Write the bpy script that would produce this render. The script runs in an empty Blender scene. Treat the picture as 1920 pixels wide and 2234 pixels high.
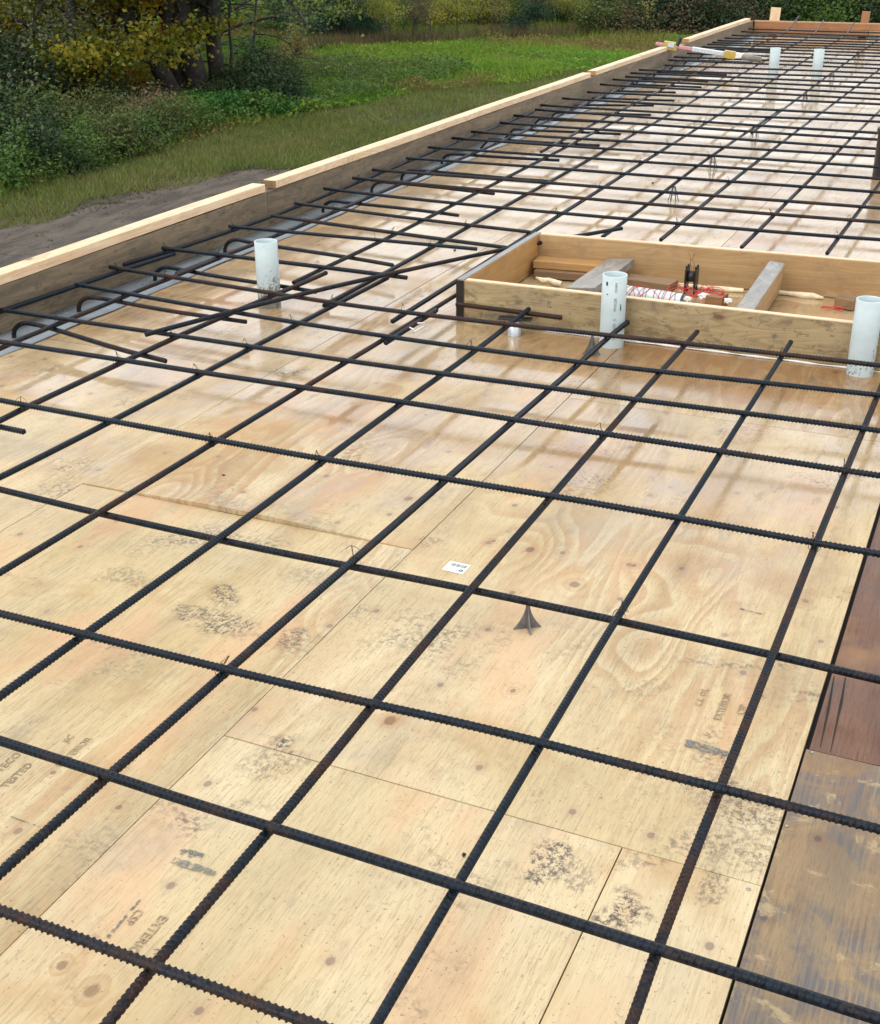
import bpy, bmesh, math, random
import numpy as np
from mathutils import Vector, Matrix, Euler
random.seed(7); rng = np.random.default_rng(7)
scene = bpy.context.scene
C = scene.collection
R = math.radians

# ------------------------------------------------------------------ camera
PITCH, ROLL, YAW, FPX = .444074821, -.00678131942, .424244618, 2734.03
CAMZ = 1.703
def cam_axes():
    cy, sy, cp, sp = math.cos(YAW), math.sin(YAW), math.cos(PITCH), math.sin(PITCH)
    f = Vector((-sy*cp, cy*cp, -sp)); r0 = Vector((cy, sy, 0)); u = Vector((-sy*sp, cy*sp, cp))
    cr, sr = math.cos(ROLL), math.sin(ROLL)
    return r0*cr+u*sr, u*cr-r0*sr, f
AR, AU, AF = cam_axes()
cd = bpy.data.cameras.new('camera'); cam = bpy.data.objects.new('camera', cd); C.objects.link(cam)
m = Matrix((AR, AU, -AF)).transposed().to_4x4(); m.translation = (0, 0, CAMZ); cam.matrix_world = m
cd.sensor_fit = 'VERTICAL'; cd.sensor_height = 24; cd.lens = 24*FPX/2234; cd.clip_start = .05; cd.clip_end = 2000
scene.camera = cam
def at(x, y, z=0.0):
    """point of the plane at height z seen at photo pixel x, y"""
    d = AR*((x-960)/FPX) - AU*((y-1117)/FPX) + AF
    t = (z-CAMZ)/d.z
    return Vector((d.x*t, d.y*t, z))
def seen(p):
    d = Vector(p)-Vector((0, 0, CAMZ)); z = d.dot(AF)
    if z < .1: return None
    return 960+FPX*d.dot(AR)/z, 1117-FPX*d.dot(AU)/z, z

# ------------------------------------------------------------------ tagging
def tag(o, label=None, cat=None, group=None, kind=None):
    if label: o['label'] = label
    if cat: o['category'] = cat
    if group: o['group'] = group
    if kind: o['kind'] = kind
    return o
def empty(name, loc, label, cat, group=None, rot=(0, 0, 0)):
    o = bpy.data.objects.new(name, None); C.objects.link(o); o.location = loc; o.rotation_euler = rot
    o.empty_display_size = .1
    return tag(o, label, cat, group)
def link(name, me, mat=None, parent=None, loc=None, rot=None, smooth=False):
    o = bpy.data.objects.new(name, me); C.objects.link(o)
    if mat is not None:
        me.materials.clear()
        for mm in (mat if isinstance(mat, (list, tuple)) else [mat]): me.materials.append(mm)
    if parent: o.parent = parent
    if loc is not None: o.location = loc
    if rot is not None: o.rotation_euler = rot
    if smooth: me.polygons.foreach_set('use_smooth', [True]*len(me.polygons))
    return o
def mesh_np(name, V, F, smooth=False):
    """V (n,3) array, F (m,k) array of equal-size faces"""
    me = bpy.data.meshes.new(name); V = np.asarray(V, dtype=np.float32); F = np.asarray(F, dtype=np.int32)
    me.vertices.add(len(V)); me.vertices.foreach_set('co', V.ravel())
    k = F.shape[1]; me.loops.add(F.size); me.loops.foreach_set('vertex_index', F.ravel())
    me.polygons.add(len(F)); me.polygons.foreach_set('loop_start', np.arange(0, F.size, k, dtype=np.int32))
    me.polygons.foreach_set('loop_total', np.full(len(F), k, dtype=np.int32))
    me.polygons.foreach_set('use_smooth', np.full(len(F), bool(smooth)))
    me.update(calc_edges=True); me.validate()
    return me
def box_me(sx, sy, sz, bev=.002, seg=2, cuts=0, warp=0.0):
    bm = bmesh.new(); bmesh.ops.create_cube(bm, size=1)
    bmesh.ops.scale(bm, vec=(sx, sy, sz), verts=bm.verts)
    if bev: bmesh.ops.bevel(bm, geom=bm.edges[:], offset=bev, segments=seg, affect='EDGES', profile=.5)
    if cuts:
        es = [e for e in bm.edges if abs((e.verts[0].co-e.verts[1].co).x) > sx*.5]
        bmesh.ops.subdivide_edges(bm, edges=es, cuts=cuts)
        ph = random.uniform(0, 6)
        for v in bm.verts:
            v.co.y += warp*math.sin(v.co.x*1.3+ph); v.co.z += warp*.3*math.sin(v.co.x*1.9+ph*2)
    me = bpy.data.meshes.new('m'); bm.to_mesh(me); bm.free(); return me
def lathe(profile, n=28, name='m'):
    """profile list of (r,z); closed surface of revolution without caps"""
    p = np.array(profile); k = len(p); a = np.linspace(0, 2*np.pi, n, endpoint=False)
    V = np.stack([np.outer(p[:, 0], np.cos(a)), np.outer(p[:, 0], np.sin(a)), np.repeat(p[:, 1:2], n, 1)], -1).reshape(-1, 3)
    F = [(i*n+j, i*n+(j+1) % n, (i+1)*n+(j+1) % n, (i+1)*n+j) for i in range(k-1) for j in range(n)]
    return mesh_np(name, V, F, True)
def tube(pts, rad, n=6, name='m', cap=True):
    P = np.array([tuple(p) for p in pts], float); rad = np.broadcast_to(np.asarray(rad, float), (len(P),))
    T = np.gradient(P, axis=0); T /= np.linalg.norm(T, axis=1)[:, None]+1e-9
    ref = np.array([0, 0, 1.]) if abs(T[:, 2]).mean() < .8 else np.array([1., 0, 0])
    S = np.cross(T, ref); S /= np.linalg.norm(S, axis=1)[:, None]+1e-9; U = np.cross(S, T)
    a = np.linspace(0, 2*np.pi, n, endpoint=False)
    V = P[:, None]+rad[:, None, None]*(S[:, None]*np.cos(a)[None, :, None]+U[:, None]*np.sin(a)[None, :, None])
    V = V.reshape(-1, 3)
    F = [(i*n+j, i*n+(j+1) % n, (i+1)*n+(j+1) % n, (i+1)*n+j) for i in range(len(P)-1) for j in range(n)]
    return V, F
def merge(parts):
    Vs, Fs, o = [], [], 0
    for V, F in parts:
        Vs.append(V); Fs.append(np.asarray(F)+o); o += len(V)
    return np.concatenate(Vs), np.concatenate(Fs)
def tubes_me(parts, name='m'):
    V, F = merge(parts); return mesh_np(name, V, F, True)

# ------------------------------------------------------------------ node helper
class NT:
    def __init__(s, name):
        s.m = bpy.data.materials.new(name); s.m.use_nodes = True; s.t = s.m.node_tree; s.t.nodes.clear()
        s.out = s.t.nodes.new('ShaderNodeOutputMaterial')
    def n(s, typ, **kw):
        nd = s.t.nodes.new('ShaderNode'+typ)
        for k, v in kw.items(): setattr(nd, k, v)
        return nd
    def set(s, sock, v):
        if isinstance(v, bpy.types.NodeSocket): s.t.links.new(v, sock)
        elif isinstance(v, (tuple, list)) and len(v) == 3 and sock.type == 'RGBA': sock.default_value = (*v, 1)
        else: sock.default_value = v
    def math(s, op, a, b=0.0, c=0.0, clamp=False):
        nd = s.n('Math', operation=op, use_clamp=clamp); s.set(nd.inputs[0], a); s.set(nd.inputs[1], b)
        if op in ('MULTIPLY_ADD', 'SMOOTH_MIN', 'COMPARE'): s.set(nd.inputs[2], c)
        return nd.outputs[0]
    def vmath(s, op, a, b=(0, 0, 0)):
        nd = s.n('VectorMath', operation=op); s.set(nd.inputs[0], a)
        if op == 'SCALE': s.set(nd.inputs[3], b)
        else: s.set(nd.inputs[1], b)
        return nd.outputs[1] if op in ('LENGTH', 'DISTANCE', 'DOT_PRODUCT') else nd.outputs[0]
    def noise(s, vec, scale=1., detail=3., rough=.55, dist=0.):
        nd = s.n('TexNoise'); s.set(nd.inputs['Vector'], vec); s.set(nd.inputs['Scale'], scale)
        nd.inputs['Detail'].default_value = detail; nd.inputs['Roughness'].default_value = rough
        nd.inputs['Distortion'].default_value = dist
        return nd.outputs[0]
    def vor(s, vec, scale=1., feature='F1', rnd=1., dim='3D'):
        nd = s.n('TexVoronoi', feature=feature, voronoi_dimensions=dim); s.set(nd.inputs['Vector'], vec); s.set(nd.inputs['Scale'], scale)
        nd.inputs['Randomness'].default_value = rnd
        return nd
    def ramp(s, f, a, b, lo=0., hi=1.):
        nd = s.n('MapRange', interpolation_type='SMOOTHSTEP'); s.set(nd.inputs[0], f)
        nd.inputs[1].default_value = a; nd.inputs[2].default_value = b; nd.inputs[3].default_value = lo; nd.inputs[4].default_value = hi
        return nd.outputs[0]
    def mix(s, f, a, b, mode='MIX'):
        nd = s.n('Mix', data_type='RGBA', blend_type=mode); nd.clamp_factor = True
        s.set(nd.inputs[0], f); s.set(nd.inputs[6], a); s.set(nd.inputs[7], b); return nd.outputs[2]
    def pos(s): return s.n('NewGeometry').outputs['Position']
    def obj(s): return s.n('TexCoord').outputs['Object']
    def rand(s): return s.n('ObjectInfo').outputs['Random']
    def island(s): return s.n('NewGeometry').outputs['Random Per Island']
    def bump(s, h, dist=.002, strength=1., normal=None):
        nd = s.n('Bump'); s.set(nd.inputs['Height'], h); nd.inputs['Distance'].default_value = dist; nd.inputs['Strength'].default_value = strength
        if normal is not None: s.set(nd.inputs['Normal'], normal)
        return nd.outputs[0]
    def bsdf(s, color, rough=.5, normal=None, **kw):
        b = s.n('BsdfPrincipled'); s.set(b.inputs['Base Color'], color); s.set(b.inputs['Roughness'], rough)
        if normal is not None: s.set(b.inputs['Normal'], normal)
        for k, v in kw.items(): s.set(b.inputs[k.replace('_', ' ')], v)
        s.t.links.new(b.outputs[0], s.out.inputs[0]); s.b = b; return s.m

def simple(name, col, rough=.5, metal=0., var=.12, scale=30., bump=0.):
    t = NT(name); p = t.obj(); n = t.noise(p, scale, 4)
    c = t.mix(t.ramp(n, .3, .7), tuple(x*(1-var) for x in col), tuple(min(1, x*(1+var)) for x in col))
    return t.bsdf(c, rough, t.bump(n, bump) if bump else None, Metallic=metal)

# ------------------------------------------------------------------ materials
def m_plywood(name, kind='pale'):
    t = NT(name); p = t.pos(); r = t.rand()
    off = t.vmath('SCALE', (37.3, 91.7, 0), r)
    v = t.vmath('ADD', p, off)
    def sc(vec, x, y): return t.vmath('MULTIPLY', vec, (x, y, 0))
    wob = t.noise(sc(v, 2.2, .55), 1., 3)                       # slow figure
    fine = t.noise(sc(v, 150, 5), 1., 5, .7)                    # fibres
    fine2 = t.noise(sc(v, 420, 22), 1., 3, .6)
    med = t.noise(sc(v, 9, 1.6), 1., 5, .6, .4)
    big = t.noise(sc(v, 1.3, .8), 1., 4, .6)
    # cathedral rings: a distorted slow field cut into thin bands
    fld = t.noise(sc(v, 2.6, .42), 1., 2, .45, .6)
    kv = t.vor(sc(v, 1.75, 1.25), 1., dim='2D'); kv2 = t.vor(t.vmath('ADD', sc(v, 4.6, 3.6), (3.3, 1.7, 0)), 1., dim='2D')
    kd = kv.outputs['Distance']
    ringf = t.math('ADD', t.math('MULTIPLY', fld, 17.), t.math('MULTIPLY', t.ramp(kd, 0., .35, 1., 0.), 2.2))
    ring = t.math('FRACT', ringf)
    line = t.math('MULTIPLY', t.ramp(ring, .0, .8), t.ramp(ring, .86, 1., 1., 0.))
    amp = t.ramp(t.noise(sc(v, 1.1, .5), 1., 2), .42, .62)
    if kind == 'pale': A, B, D, E = (.56, .44, .245), (.45, .335, .165), (.38, .195, .075), (.65, .555, .385)
    elif kind == 'dark': A, B, D, E = (.13, .095, .062), (.25, .16, .075), (.17, .065, .025), (.33, .235, .12)
    elif kind == 'red': A, B, D, E = (.155, .072, .038), (.10, .042, .022), (.05, .018, .010), (.24, .13, .07)
    else: A, B, D, E = (.30, .18, .08), (.24, .13, .055), (.20, .09, .03), (.38, .25, .12)
    c = t.mix(t.ramp(med, .3, .7), A, B)
    c = t.mix(t.math('MULTIPLY', t.ramp(big, .35, .75), .55), c, E)
    c = t.mix(t.math('MULTIPLY', t.ramp(wob, .5, .75), .22), c, t.mix(t.ramp(med, .4, .6), (.50, .29, .15) if kind == 'pale' else D, E))
    c = t.mix(t.math('MULTIPLY', line, t.math('MULTIPLY', amp, .62)), c, D)
    c = t.mix(t.math('MULTIPLY', t.ramp(fine, .50, .66), .48), c, tuple(x*.50 for x in B))
    c = t.mix(t.math('MULTIPLY', t.ramp(fine2, .50, .66), .42), c, tuple(x*.45 for x in B))
    dash = t.math('MULTIPLY', t.ramp(t.noise(sc(v, 260, 38), 1., 2, .5), .63, .68), t.ramp(big, .35, .6))
    c = t.mix(t.math('MULTIPLY', dash, .55), c, (.14, .09, .05))
    pinkv = t.noise(sc(v, 3.1, 1.), 1., 3, .6)
    c = t.mix(t.math('MULTIPLY', t.ramp(pinkv, .52, .66), .50), c, (.54, .30, .16) if kind == 'pale' else D)
    c = t.mix(t.ramp(r, 0., 1., .0, .38), c, (.66, .54, .34) if kind == 'pale' else c)
    # knots
    keep = t.ramp(t.math('ADD', kv.outputs['Color'], 0.), .56, .58)
    size = t.math('MULTIPLY', keep, 1.)
    kn = t.math('MULTIPLY', t.ramp(t.math('ADD', kd, t.math('MULTIPLY', med, .012)), .022, .034, 1., 0.), size)
    kr = t.math('MULTIPLY', t.ramp(kd, .02, .075, 1., 0.), size)
    c = t.mix(t.math('MULTIPLY', kr, .40), c, (.40, .20, .08) if kind == 'pale' else tuple(x*.6 for x in D))
    c = t.mix(t.math('MULTIPLY', kn, .8), c, (.15, .075, .045) if kind == 'pale' else (.05, .03, .02))
    kd2 = t.math('ADD', kv2.outputs['Distance'], t.math('MULTIPLY', t.math('SUBTRACT', med, .5), .03)); keep2 = t.ramp(t.math('ADD', kv2.outputs['Color'], 0.), .50, .56)
    c = t.mix(t.math('MULTIPLY', t.math('MULTIPLY', t.ramp(kd2, .03, .14, 1., 0.), keep2), .30), c, (.34, .23, .16) if kind == 'pale' else D)
    c = t.mix(t.math('MULTIPLY', t.math('MULTIPLY', t.ramp(kd2, .028, .046, 1., 0.), keep2), .62), c, (.16, .105, .085) if kind == 'pale' else (.05, .035, .03))
    # mildew and dirt
    mold = t.math('MULTIPLY', t.ramp(t.noise(v, 2.3, 5, .62, .5), .55, .70), t.ramp(t.noise(v, 60., 5, .75), .46, .58))
    spk = t.ramp(t.noise(v, 115., 2, .6), .655, .70)
    if kind == 'pale':
        for (kx, ky, kr_) in KNOTS:
            d = t.math('ADD', t.vmath('LENGTH', t.vmath('MULTIPLY', t.vmath('SUBTRACT', p, (kx, ky, 0)), (1, .8, 0))), t.math('MULTIPLY', t.math('SUBTRACT', t.noise(v, 45., 2), .5), .012))
            c = t.mix(t.math('MULTIPLY', t.math('MULTIPLY', t.ramp(d, kr_*1.2, kr_*5, 1., 0.), t.ramp(t.math('FRACT', t.math('MULTIPLY', d, .55/kr_)), .3, .9)), .28), c, (.30, .14, .05))
            c = t.mix(t.math('MULTIPLY', t.ramp(d, kr_*.5, kr_*1.0, 1., 0.), .66), c, (.13, .065, .04))
    grime = t.math('MULTIPLY', t.ramp(t.noise(sc(v, 6, 2.2), 1., 5, .65), .5, .78), t.ramp(t.noise(v, 20., 4, .7), .35, .7))
    c = t.mix(t.math('MULTIPLY', grime, .62), c, (.185, .155, .115) if kind == 'pale' else (.08, .075, .08))
    c = t.mix(t.math('MULTIPLY', mold, .78), c, (.085, .07, .06) if kind == 'pale' else (.045, .045, .05))
    c = t.mix(t.math('MULTIPLY', spk, .55), c, (.10, .075, .05))
    # grey-violet and ochre water stains
    wv = t.noise(v, 1.7, 4, .6, .5)
    c = t.mix(t.math('MULTIPLY', t.ramp(wv, .56, .74), .36), c, (.33, .295, .26) if kind == 'pale' else (.06, .07, .10))
    c = t.mix(t.math('MULTIPLY', t.ramp(wv, .46, .30), .50), c, (.36, .195, .06) if kind == 'pale' else (.30, .15, .05))
    if kind == 'dark':
        dd = t.math('MULTIPLY', t.ramp(t.noise(v, 5., 6, .68, .8), .42, .6), t.ramp(fine, .3, .6))
        c = t.mix(t.math('MULTIPLY', dd, .75), c, (.075, .08, .09))
        c = t.mix(t.math('MULTIPLY', t.ramp(t.noise(v, 9., 6, .7, .5), .56, .64), .6), c, (.42, .31, .16))
    if kind == 'pale':
        # mud prints and scuffs that lie on the boards
        spl = t.ramp(t.noise(v, 62., 6, .85), .46, .56); spl2 = t.ramp(t.noise(t.vmath('MULTIPLY', v, (1, .5, 1)), 95., 6, .85), .48, .54); wv2 = t.noise(v, 19., 5, .75); si = 0
        for (cx, cy, rx, ry, rot, s_) in STAINS:
            if si == 0:
                wn = t.n('TexNoise'); t.set(wn.inputs['Vector'], p); wn.inputs['Scale'].default_value = 11.; wn.inputs['Detail'].default_value = 4
                pw = t.vmath('ADD', p, t.vmath('SCALE', t.vmath('SUBTRACT', wn.outputs['Color'], (.5, .5, .5)), .16))
            q = t.vmath('SUBTRACT', pw, (cx, cy, 0))
            mp = t.n('Mapping'); t.set(mp.inputs[0], q); mp.inputs['Rotation'].default_value = (0, 0, rot); mp.inputs['Scale'].default_value = (1/rx, 1/ry, 0)
            d = t.math('ADD', t.vmath('LENGTH', mp.outputs[0]), t.math('MULTIPLY', t.math('MULTIPLY', t.math('ADD', wv2, t.noise(v, 7., 3, .6)), .5), 2.3)); si += 1
            f = t.math('MULTIPLY', t.ramp(d, 1.55 if si % 3 else 1.75, 2.15, 1., 0.), t.math('MULTIPLY', spl if si % 2 else spl2, s_))
            c = t.mix(f, c, (.085, .07, .06))
    # soaked boards are darker and glossier; the near sheets have dried off
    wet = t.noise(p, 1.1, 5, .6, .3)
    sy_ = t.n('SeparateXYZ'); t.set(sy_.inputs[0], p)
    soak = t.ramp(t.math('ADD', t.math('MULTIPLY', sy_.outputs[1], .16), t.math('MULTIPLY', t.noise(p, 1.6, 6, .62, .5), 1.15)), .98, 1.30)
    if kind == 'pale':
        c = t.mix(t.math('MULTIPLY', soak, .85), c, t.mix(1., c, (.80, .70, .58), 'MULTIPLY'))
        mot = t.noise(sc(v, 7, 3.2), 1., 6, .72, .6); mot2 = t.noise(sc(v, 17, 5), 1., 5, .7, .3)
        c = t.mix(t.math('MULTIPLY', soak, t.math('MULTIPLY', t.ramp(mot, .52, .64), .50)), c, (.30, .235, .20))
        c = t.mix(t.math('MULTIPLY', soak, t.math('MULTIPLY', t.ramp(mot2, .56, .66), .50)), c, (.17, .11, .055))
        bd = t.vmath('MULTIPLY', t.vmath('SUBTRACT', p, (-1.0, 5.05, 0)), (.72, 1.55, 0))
        box_refl = t.ramp(t.math('ADD', t.vmath('LENGTH', bd), t.math('MULTIPLY', t.noise(p, 5., 5, .7), .7)), 1.25, .75)  # box's dark reflection painted in as an amber darkening of the wet wood
        c = t.mix(t.math('MULTIPLY', box_refl, .75), c, t.mix(1., c, (.62, .46, .28), 'MULTIPLY'))
    else: soak = .45
    wet2 = t.noise(sc(v, 14, 5), 1., 4, .6)
    rough = t.math('ADD', t.ramp(wet, .35, .65, .03, .14), t.math('MULTIPLY', wet2, .06))
    h = t.math('ADD', t.math('MULTIPLY', fine, .5), t.math('MULTIPLY', med, .8))
    nb = t.bump(h, .0009, .6)
    nc = t.bump(t.math('ADD', t.math('MULTIPLY', med, 1.), t.math('MULTIPLY', fine, .12)), .0006, .3)
    mm = t.bsdf(c, .62, nb)
    if kind == 'pale':
        film = t.ramp(t.noise(sc(v, 10, 3.5), 1., 5, .68, .4), .34, .58, .68, 1.)
        t.set(t.b.inputs['Coat Weight'], t.math('MULTIPLY', t.math('MULTIPLY_ADD', soak, .86, .14), film))
    else: t.b.inputs['Coat Weight'].default_value = .3
    t.set(t.b.inputs['Coat Roughness'], t.math('ADD', rough, t.math('MULTIPLY', t.math('SUBTRACT', 1., soak), .22)))
    t.set(t.b.inputs['Coat IOR'], t.math('MULTIPLY_ADD', soak, .36, 1.4)); t.set(t.b.inputs['Coat Normal'], nc)
    t.b.inputs['Specular IOR Level'].default_value = .25
    return mm

def m_lumber(name, A, B, D, dirt=.3, rough=.6, knots=True, wetc=0., mott=None):
    t = NT(name); o = t.obj(); r = t.rand(); v = t.vmath('ADD', o, t.vmath('SCALE', (17.1, 23.3, 5.7), r))
    def sc(x, y, z): return t.vmath('MULTIPLY', v, (x, y, z))
    fine = t.noise(sc(6, 170, 170), 1., 5, .7); med = t.noise(sc(1.6, 16, 16), 1., 4, .6, .4)
    fld = t.noise(sc(.9, 9, 9), 1., 2, .5, .5); ring = t.math('FRACT', t.math('MULTIPLY', fld, 16.))
    c = t.mix(t.ramp(med, .3, .7), A, B)
    c = t.mix(t.math('MULTIPLY', t.ramp(ring, .2, .95), .38), c, D)
    c = t.mix(t.math('MULTIPLY', t.ramp(fine, .5, .8), .35), c, tuple(x*.5 for x in B))
    if knots:
        kv = t.vor(sc(4.2, 9., 9.), 1.); kd = kv.outputs['Distance']; keep = t.ramp(t.math('ADD', kv.outputs['Color'], 0.), .50, .53)
        c = t.mix(t.math('MULTIPLY', t.math('MULTIPLY', t.ramp(kd, .06, .26, 1., 0.), keep), .45), c, tuple(x*.62 for x in D))
        c = t.mix(t.math('MULTIPLY', t.math('MULTIPLY', t.ramp(kd, .07, .12, 1., 0.), keep), .85), c, (.13, .055, .025))
    g = t.math('MULTIPLY', t.ramp(t.noise(v, 5.5, 6, .68), .46, .72), t.ramp(t.noise(v, 50., 4, .7), .3, .65))
    c = t.mix(t.math('MULTIPLY', g, dirt), c, (.10, .085, .07))
    if mott:
        mm_ = t.math('MULTIPLY', t.ramp(t.noise(sc(5, 11, 11), 1., 6, .75, .8), .50, .62), t.ramp(t.noise(v, 2.2, 3), .35, .6))
        c = t.mix(t.math('MULTIPLY', mm_, .7), c, mott)
        c = t.mix(t.math('MULTIPLY', t.ramp(t.noise(sc(14, 30, 30), 1., 4, .7), .56, .62), .5), c, tuple(x*.25 for x in mott))
    h = t.math('ADD', t.math('MULTIPLY', fine, .6), med)
    mm = t.bsdf(c, rough, t.bump(h, .0012, .6))
    if wetc: t.b.inputs['Coat Weight'].default_value = wetc; t.b.inputs['Coat Roughness'].default_value = .22; t.b.inputs['Coat IOR'].default_value = 1.33
    return mm

def m_rebar(name, rust=.5):
    t = NT(name); p = t.pos(); r = t.rand(); v = t.vmath('ADD', p, t.vmath('SCALE', (11.3, 7.7, 3.1), r))
    n1 = t.noise(v, 7., 5, .65); n2 = t.noise(v, 60., 4, .7); n3 = t.noise(v, 240., 3, .6)
    c = t.mix(t.ramp(n2, .3, .7), (.002, .0035, .006), (.008, .016, .026))
    f = t.math('ADD', t.math('MULTIPLY', n1, .55), t.math('ADD', t.math('MULTIPLY', n2, .3), t.math('MULTIPLY', r, .34*rust)))
    f = t.ramp(f, .51, .69)
    c = t.mix(t.math('MULTIPLY', f, .85), c, t.mix(t.ramp(n3, .35, .65), (.017, .009, .007), (.066, .030, .015)))
    return t.bsdf(c, t.math('ADD', t.ramp(n2, .3, .7, .26, .48), t.math('MULTIPLY', f, .2)), t.bump(t.math('ADD', n2, n3), .0005, .5), Specular_IOR_Level=.17)

def m_pipe(name, dirty):
    t = NT(name); o = t.obj(); n = t.noise(o, 9., 5, .6); s = t.noise(o, 90., 4, .75)
    c = t.mix(t.ramp(n, .3, .7), (.42, .50, .51), (.49, .57, .57))
    z = t.n('SeparateXYZ'); t.set(z.inputs[0], o)
    low = t.ramp(z.outputs[2], .0, .28, .95 if dirty > .6 else .7, .0 if dirty < .6 else .22)
    thr = t.math('SUBTRACT', .70 if dirty > .6 else .735, t.math('MULTIPLY', low, .30*dirty))
    f = t.ramp(t.math('SUBTRACT', t.math('ADD', t.math('MULTIPLY', s, .75), t.math('MULTIPLY', n, .25)), thr), .0, .04)
    c = t.mix(t.math('MULTIPLY', f, .85), c, (.10, .085, .055))
    c = t.mix(t.math('MULTIPLY', t.ramp(t.noise(o, 16., 4, .7), .55, .75), .35*dirty), c, (.42, .38, .22))
    return t.bsdf(c, .28)

KNOTS = [(-1.026, 3.15, .012), (-.899, 3.651, .014), (-1.242, 3.141, .010), (-.809, 3.156, .011), (-1.503, 1.663, .010), (-1.322, 1.258, .012), (-1.235, 1.232, .017), (-.322, 3.142, .012), (-.13, 1.90, .01), (-.896, 2.41, .009), (-.93, 2.98, .019), (-1.71, 1.70, .009), (-.34, 2.63, .008)]
STAINS = [(-1.80, 2.53, .06, .075, 0, .9), (-1.72, 2.40, .13, .075, .3, .9), (-1.84, 2.42, .075, .05, .2, .8), (-1.655, 2.345, .05, .03, 0, .7),
          (-1.50, 2.40, .042, .075, .2, .85), (-2.11, 2.50, .14, .06, .6, .5), (-1.32, 2.01, .055, .045, 0, 1.), (-1.28, 1.93, .10, .08, .2, .55), (-.615, 1.885, .05, .07, .5, .9), (-.545, 1.86, .05, .05, 0, .5),
          (-.43, 1.78, .052, .085, .15, 1.), (-.30, 1.93, .04, .05, 0, .6), (-1.02, 2.62, .05, .09, 0, .35), (-2.13, 3.04, .08, .05, 0, .5), (-.47, 1.42, .06, .07, 0, .8),
          (-.36, 2.22, .10, .07, .4, .4), (-1.42, 3.05, .05, .04, 0, .5), (-.60, 2.55, .05, .05, 0, .35), (-1.62, 2.72, .13, .06, .2, .35)]
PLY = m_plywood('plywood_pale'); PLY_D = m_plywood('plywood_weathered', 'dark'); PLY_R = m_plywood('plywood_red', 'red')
M_FORM = m_lumber('form_plywood', (.235, .17, .10), (.12, .088, .052), (.05, .036, .02), dirt=.75, rough=.6, knots=False, wetc=.1, mott=(.20, .145, .08))
M_CAP = m_lumber('fresh_lumber', (.78, .61, .42), (.68, .48, .29), (.50, .28, .12), dirt=.3)
M_BOX = m_lumber('spruce_board', (.37, .285, .15), (.29, .215, .105), (.17, .09, .032), dirt=.9, wetc=.15, mott=(.33, .25, .13))
M_BOXI = m_lumber('spruce_inside', (.42, .28, .13), (.34, .21, .09), (.28, .14, .05), dirt=.4, wetc=.1)
M_BOXO = m_lumber('spruce_orange', (.42, .24, .08), (.34, .18, .055), (.30, .13, .035), dirt=.4)
M_DARKB = m_lumber('dark_end', (.020, .012, .008), (.014, .009, .006), (.01, .007, .004), dirt=.3, rough=.9)
M_BROWN = m_lumber('brown_board', (.24, .145, .07), (.18, .10, .045), (.13, .06, .025), dirt=.5, wetc=.2)
M_FAR = m_lumber('far_board', (.36, .16, .06), (.27, .11, .04), (.20, .08, .03), dirt=.5, wetc=.2)
M_FARL = m_lumber('far_board_light', (.44, .27, .12), (.36, .20, .08), (.28, .14, .05), dirt=.5)
M_GREY = m_lumber('weathered_grey', (.15, .155, .15), (.24, .20, .15), (.06, .075, .09), dirt=.9, rough=.45, wetc=.3, knots=False, mott=(.34, .30, .24))
M_REB = m_rebar('rebar_steel', .5); M_REBR = m_rebar('rebar_rusty', .75)
M_PIPE = [m_pipe('pvc_clean', .25), m_pipe('pvc_dirty', 1.)]
M_INK = simple('ink', (.13, .12, .11), .8, var=.6, scale=60.); M_INKF = simple('faded_ink', (.33, .25, .15), .8, var=.3, scale=60.)
M_BLACK = simple('black_plastic', (.012, .012, .014), .35); M_GPL = simple('grey_plastic', (.13, .125, .12), .45, var=.25)
M_FLASH = None
def m_flash():
    t = NT('membrane'); p = t.pos(); n = t.noise(p, 3., 5); s = t.noise(p, 60., 4, .7)
    c = t.mix(t.ramp(n, .3, .7), (.15, .18, .20), (.24, .27, .29)); c = t.mix(t.math('MULTIPLY', t.ramp(s, .55, .72), .5), c, (.07, .06, .05))
    return t.bsdf(c, t.ramp(n, .3, .7, .22, .45), t.bump(n, .004, .5))
M_FLASH = m_flash()
M_WIRE = simple('tie_wire', (.030, .027, .025), .45, metal=.5)
M_WHITE = simple('white_label', (.82, .83, .82), .35, var=.04); M_GREEN = simple('green_ink', (.02, .16, .08), .5)
M_RED = simple('red_string', (.50, .02, .025), .6); M_FOAM = simple('foam', (.72, .62, .42), .7, var=.15, bump=.003)
M_YEL = simple('yellow_plastic', (.42, .30, .06), .4); M_ALU = simple('aluminium', (.62, .66, .70), .32, metal=.6)
M_PINK = simple('red_chalked', (.55, .23, .24), .5); M_CHALK = simple('rag', (.72, .70, .66), .8)
M_SCREW = simple('screw', (.35, .34, .33), .35, metal=.8)
SKYS, SUNE, EXPO = .125, .45, .60
ORD = ['zeroth', 'first', 'second', 'third', 'fourth', 'fifth', 'sixth', 'seventh', 'eighth', 'ninth', 'tenth', 'eleventh', 'twelfth', 'thirteenth', 'fourteenth', 'fifteenth', 'sixteenth', 'seventeenth', 'eighteenth', 'nineteenth', 'twentieth']
def ordw(n):
    return ORD[n] if n <= 20 else {2: 'twenty-', 3: 'thirty-', 4: 'forty-'}[n//10]+ORD[n % 10] if n % 10 else {3: 'thirtieth', 4: 'fortieth'}[n//10]

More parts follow.
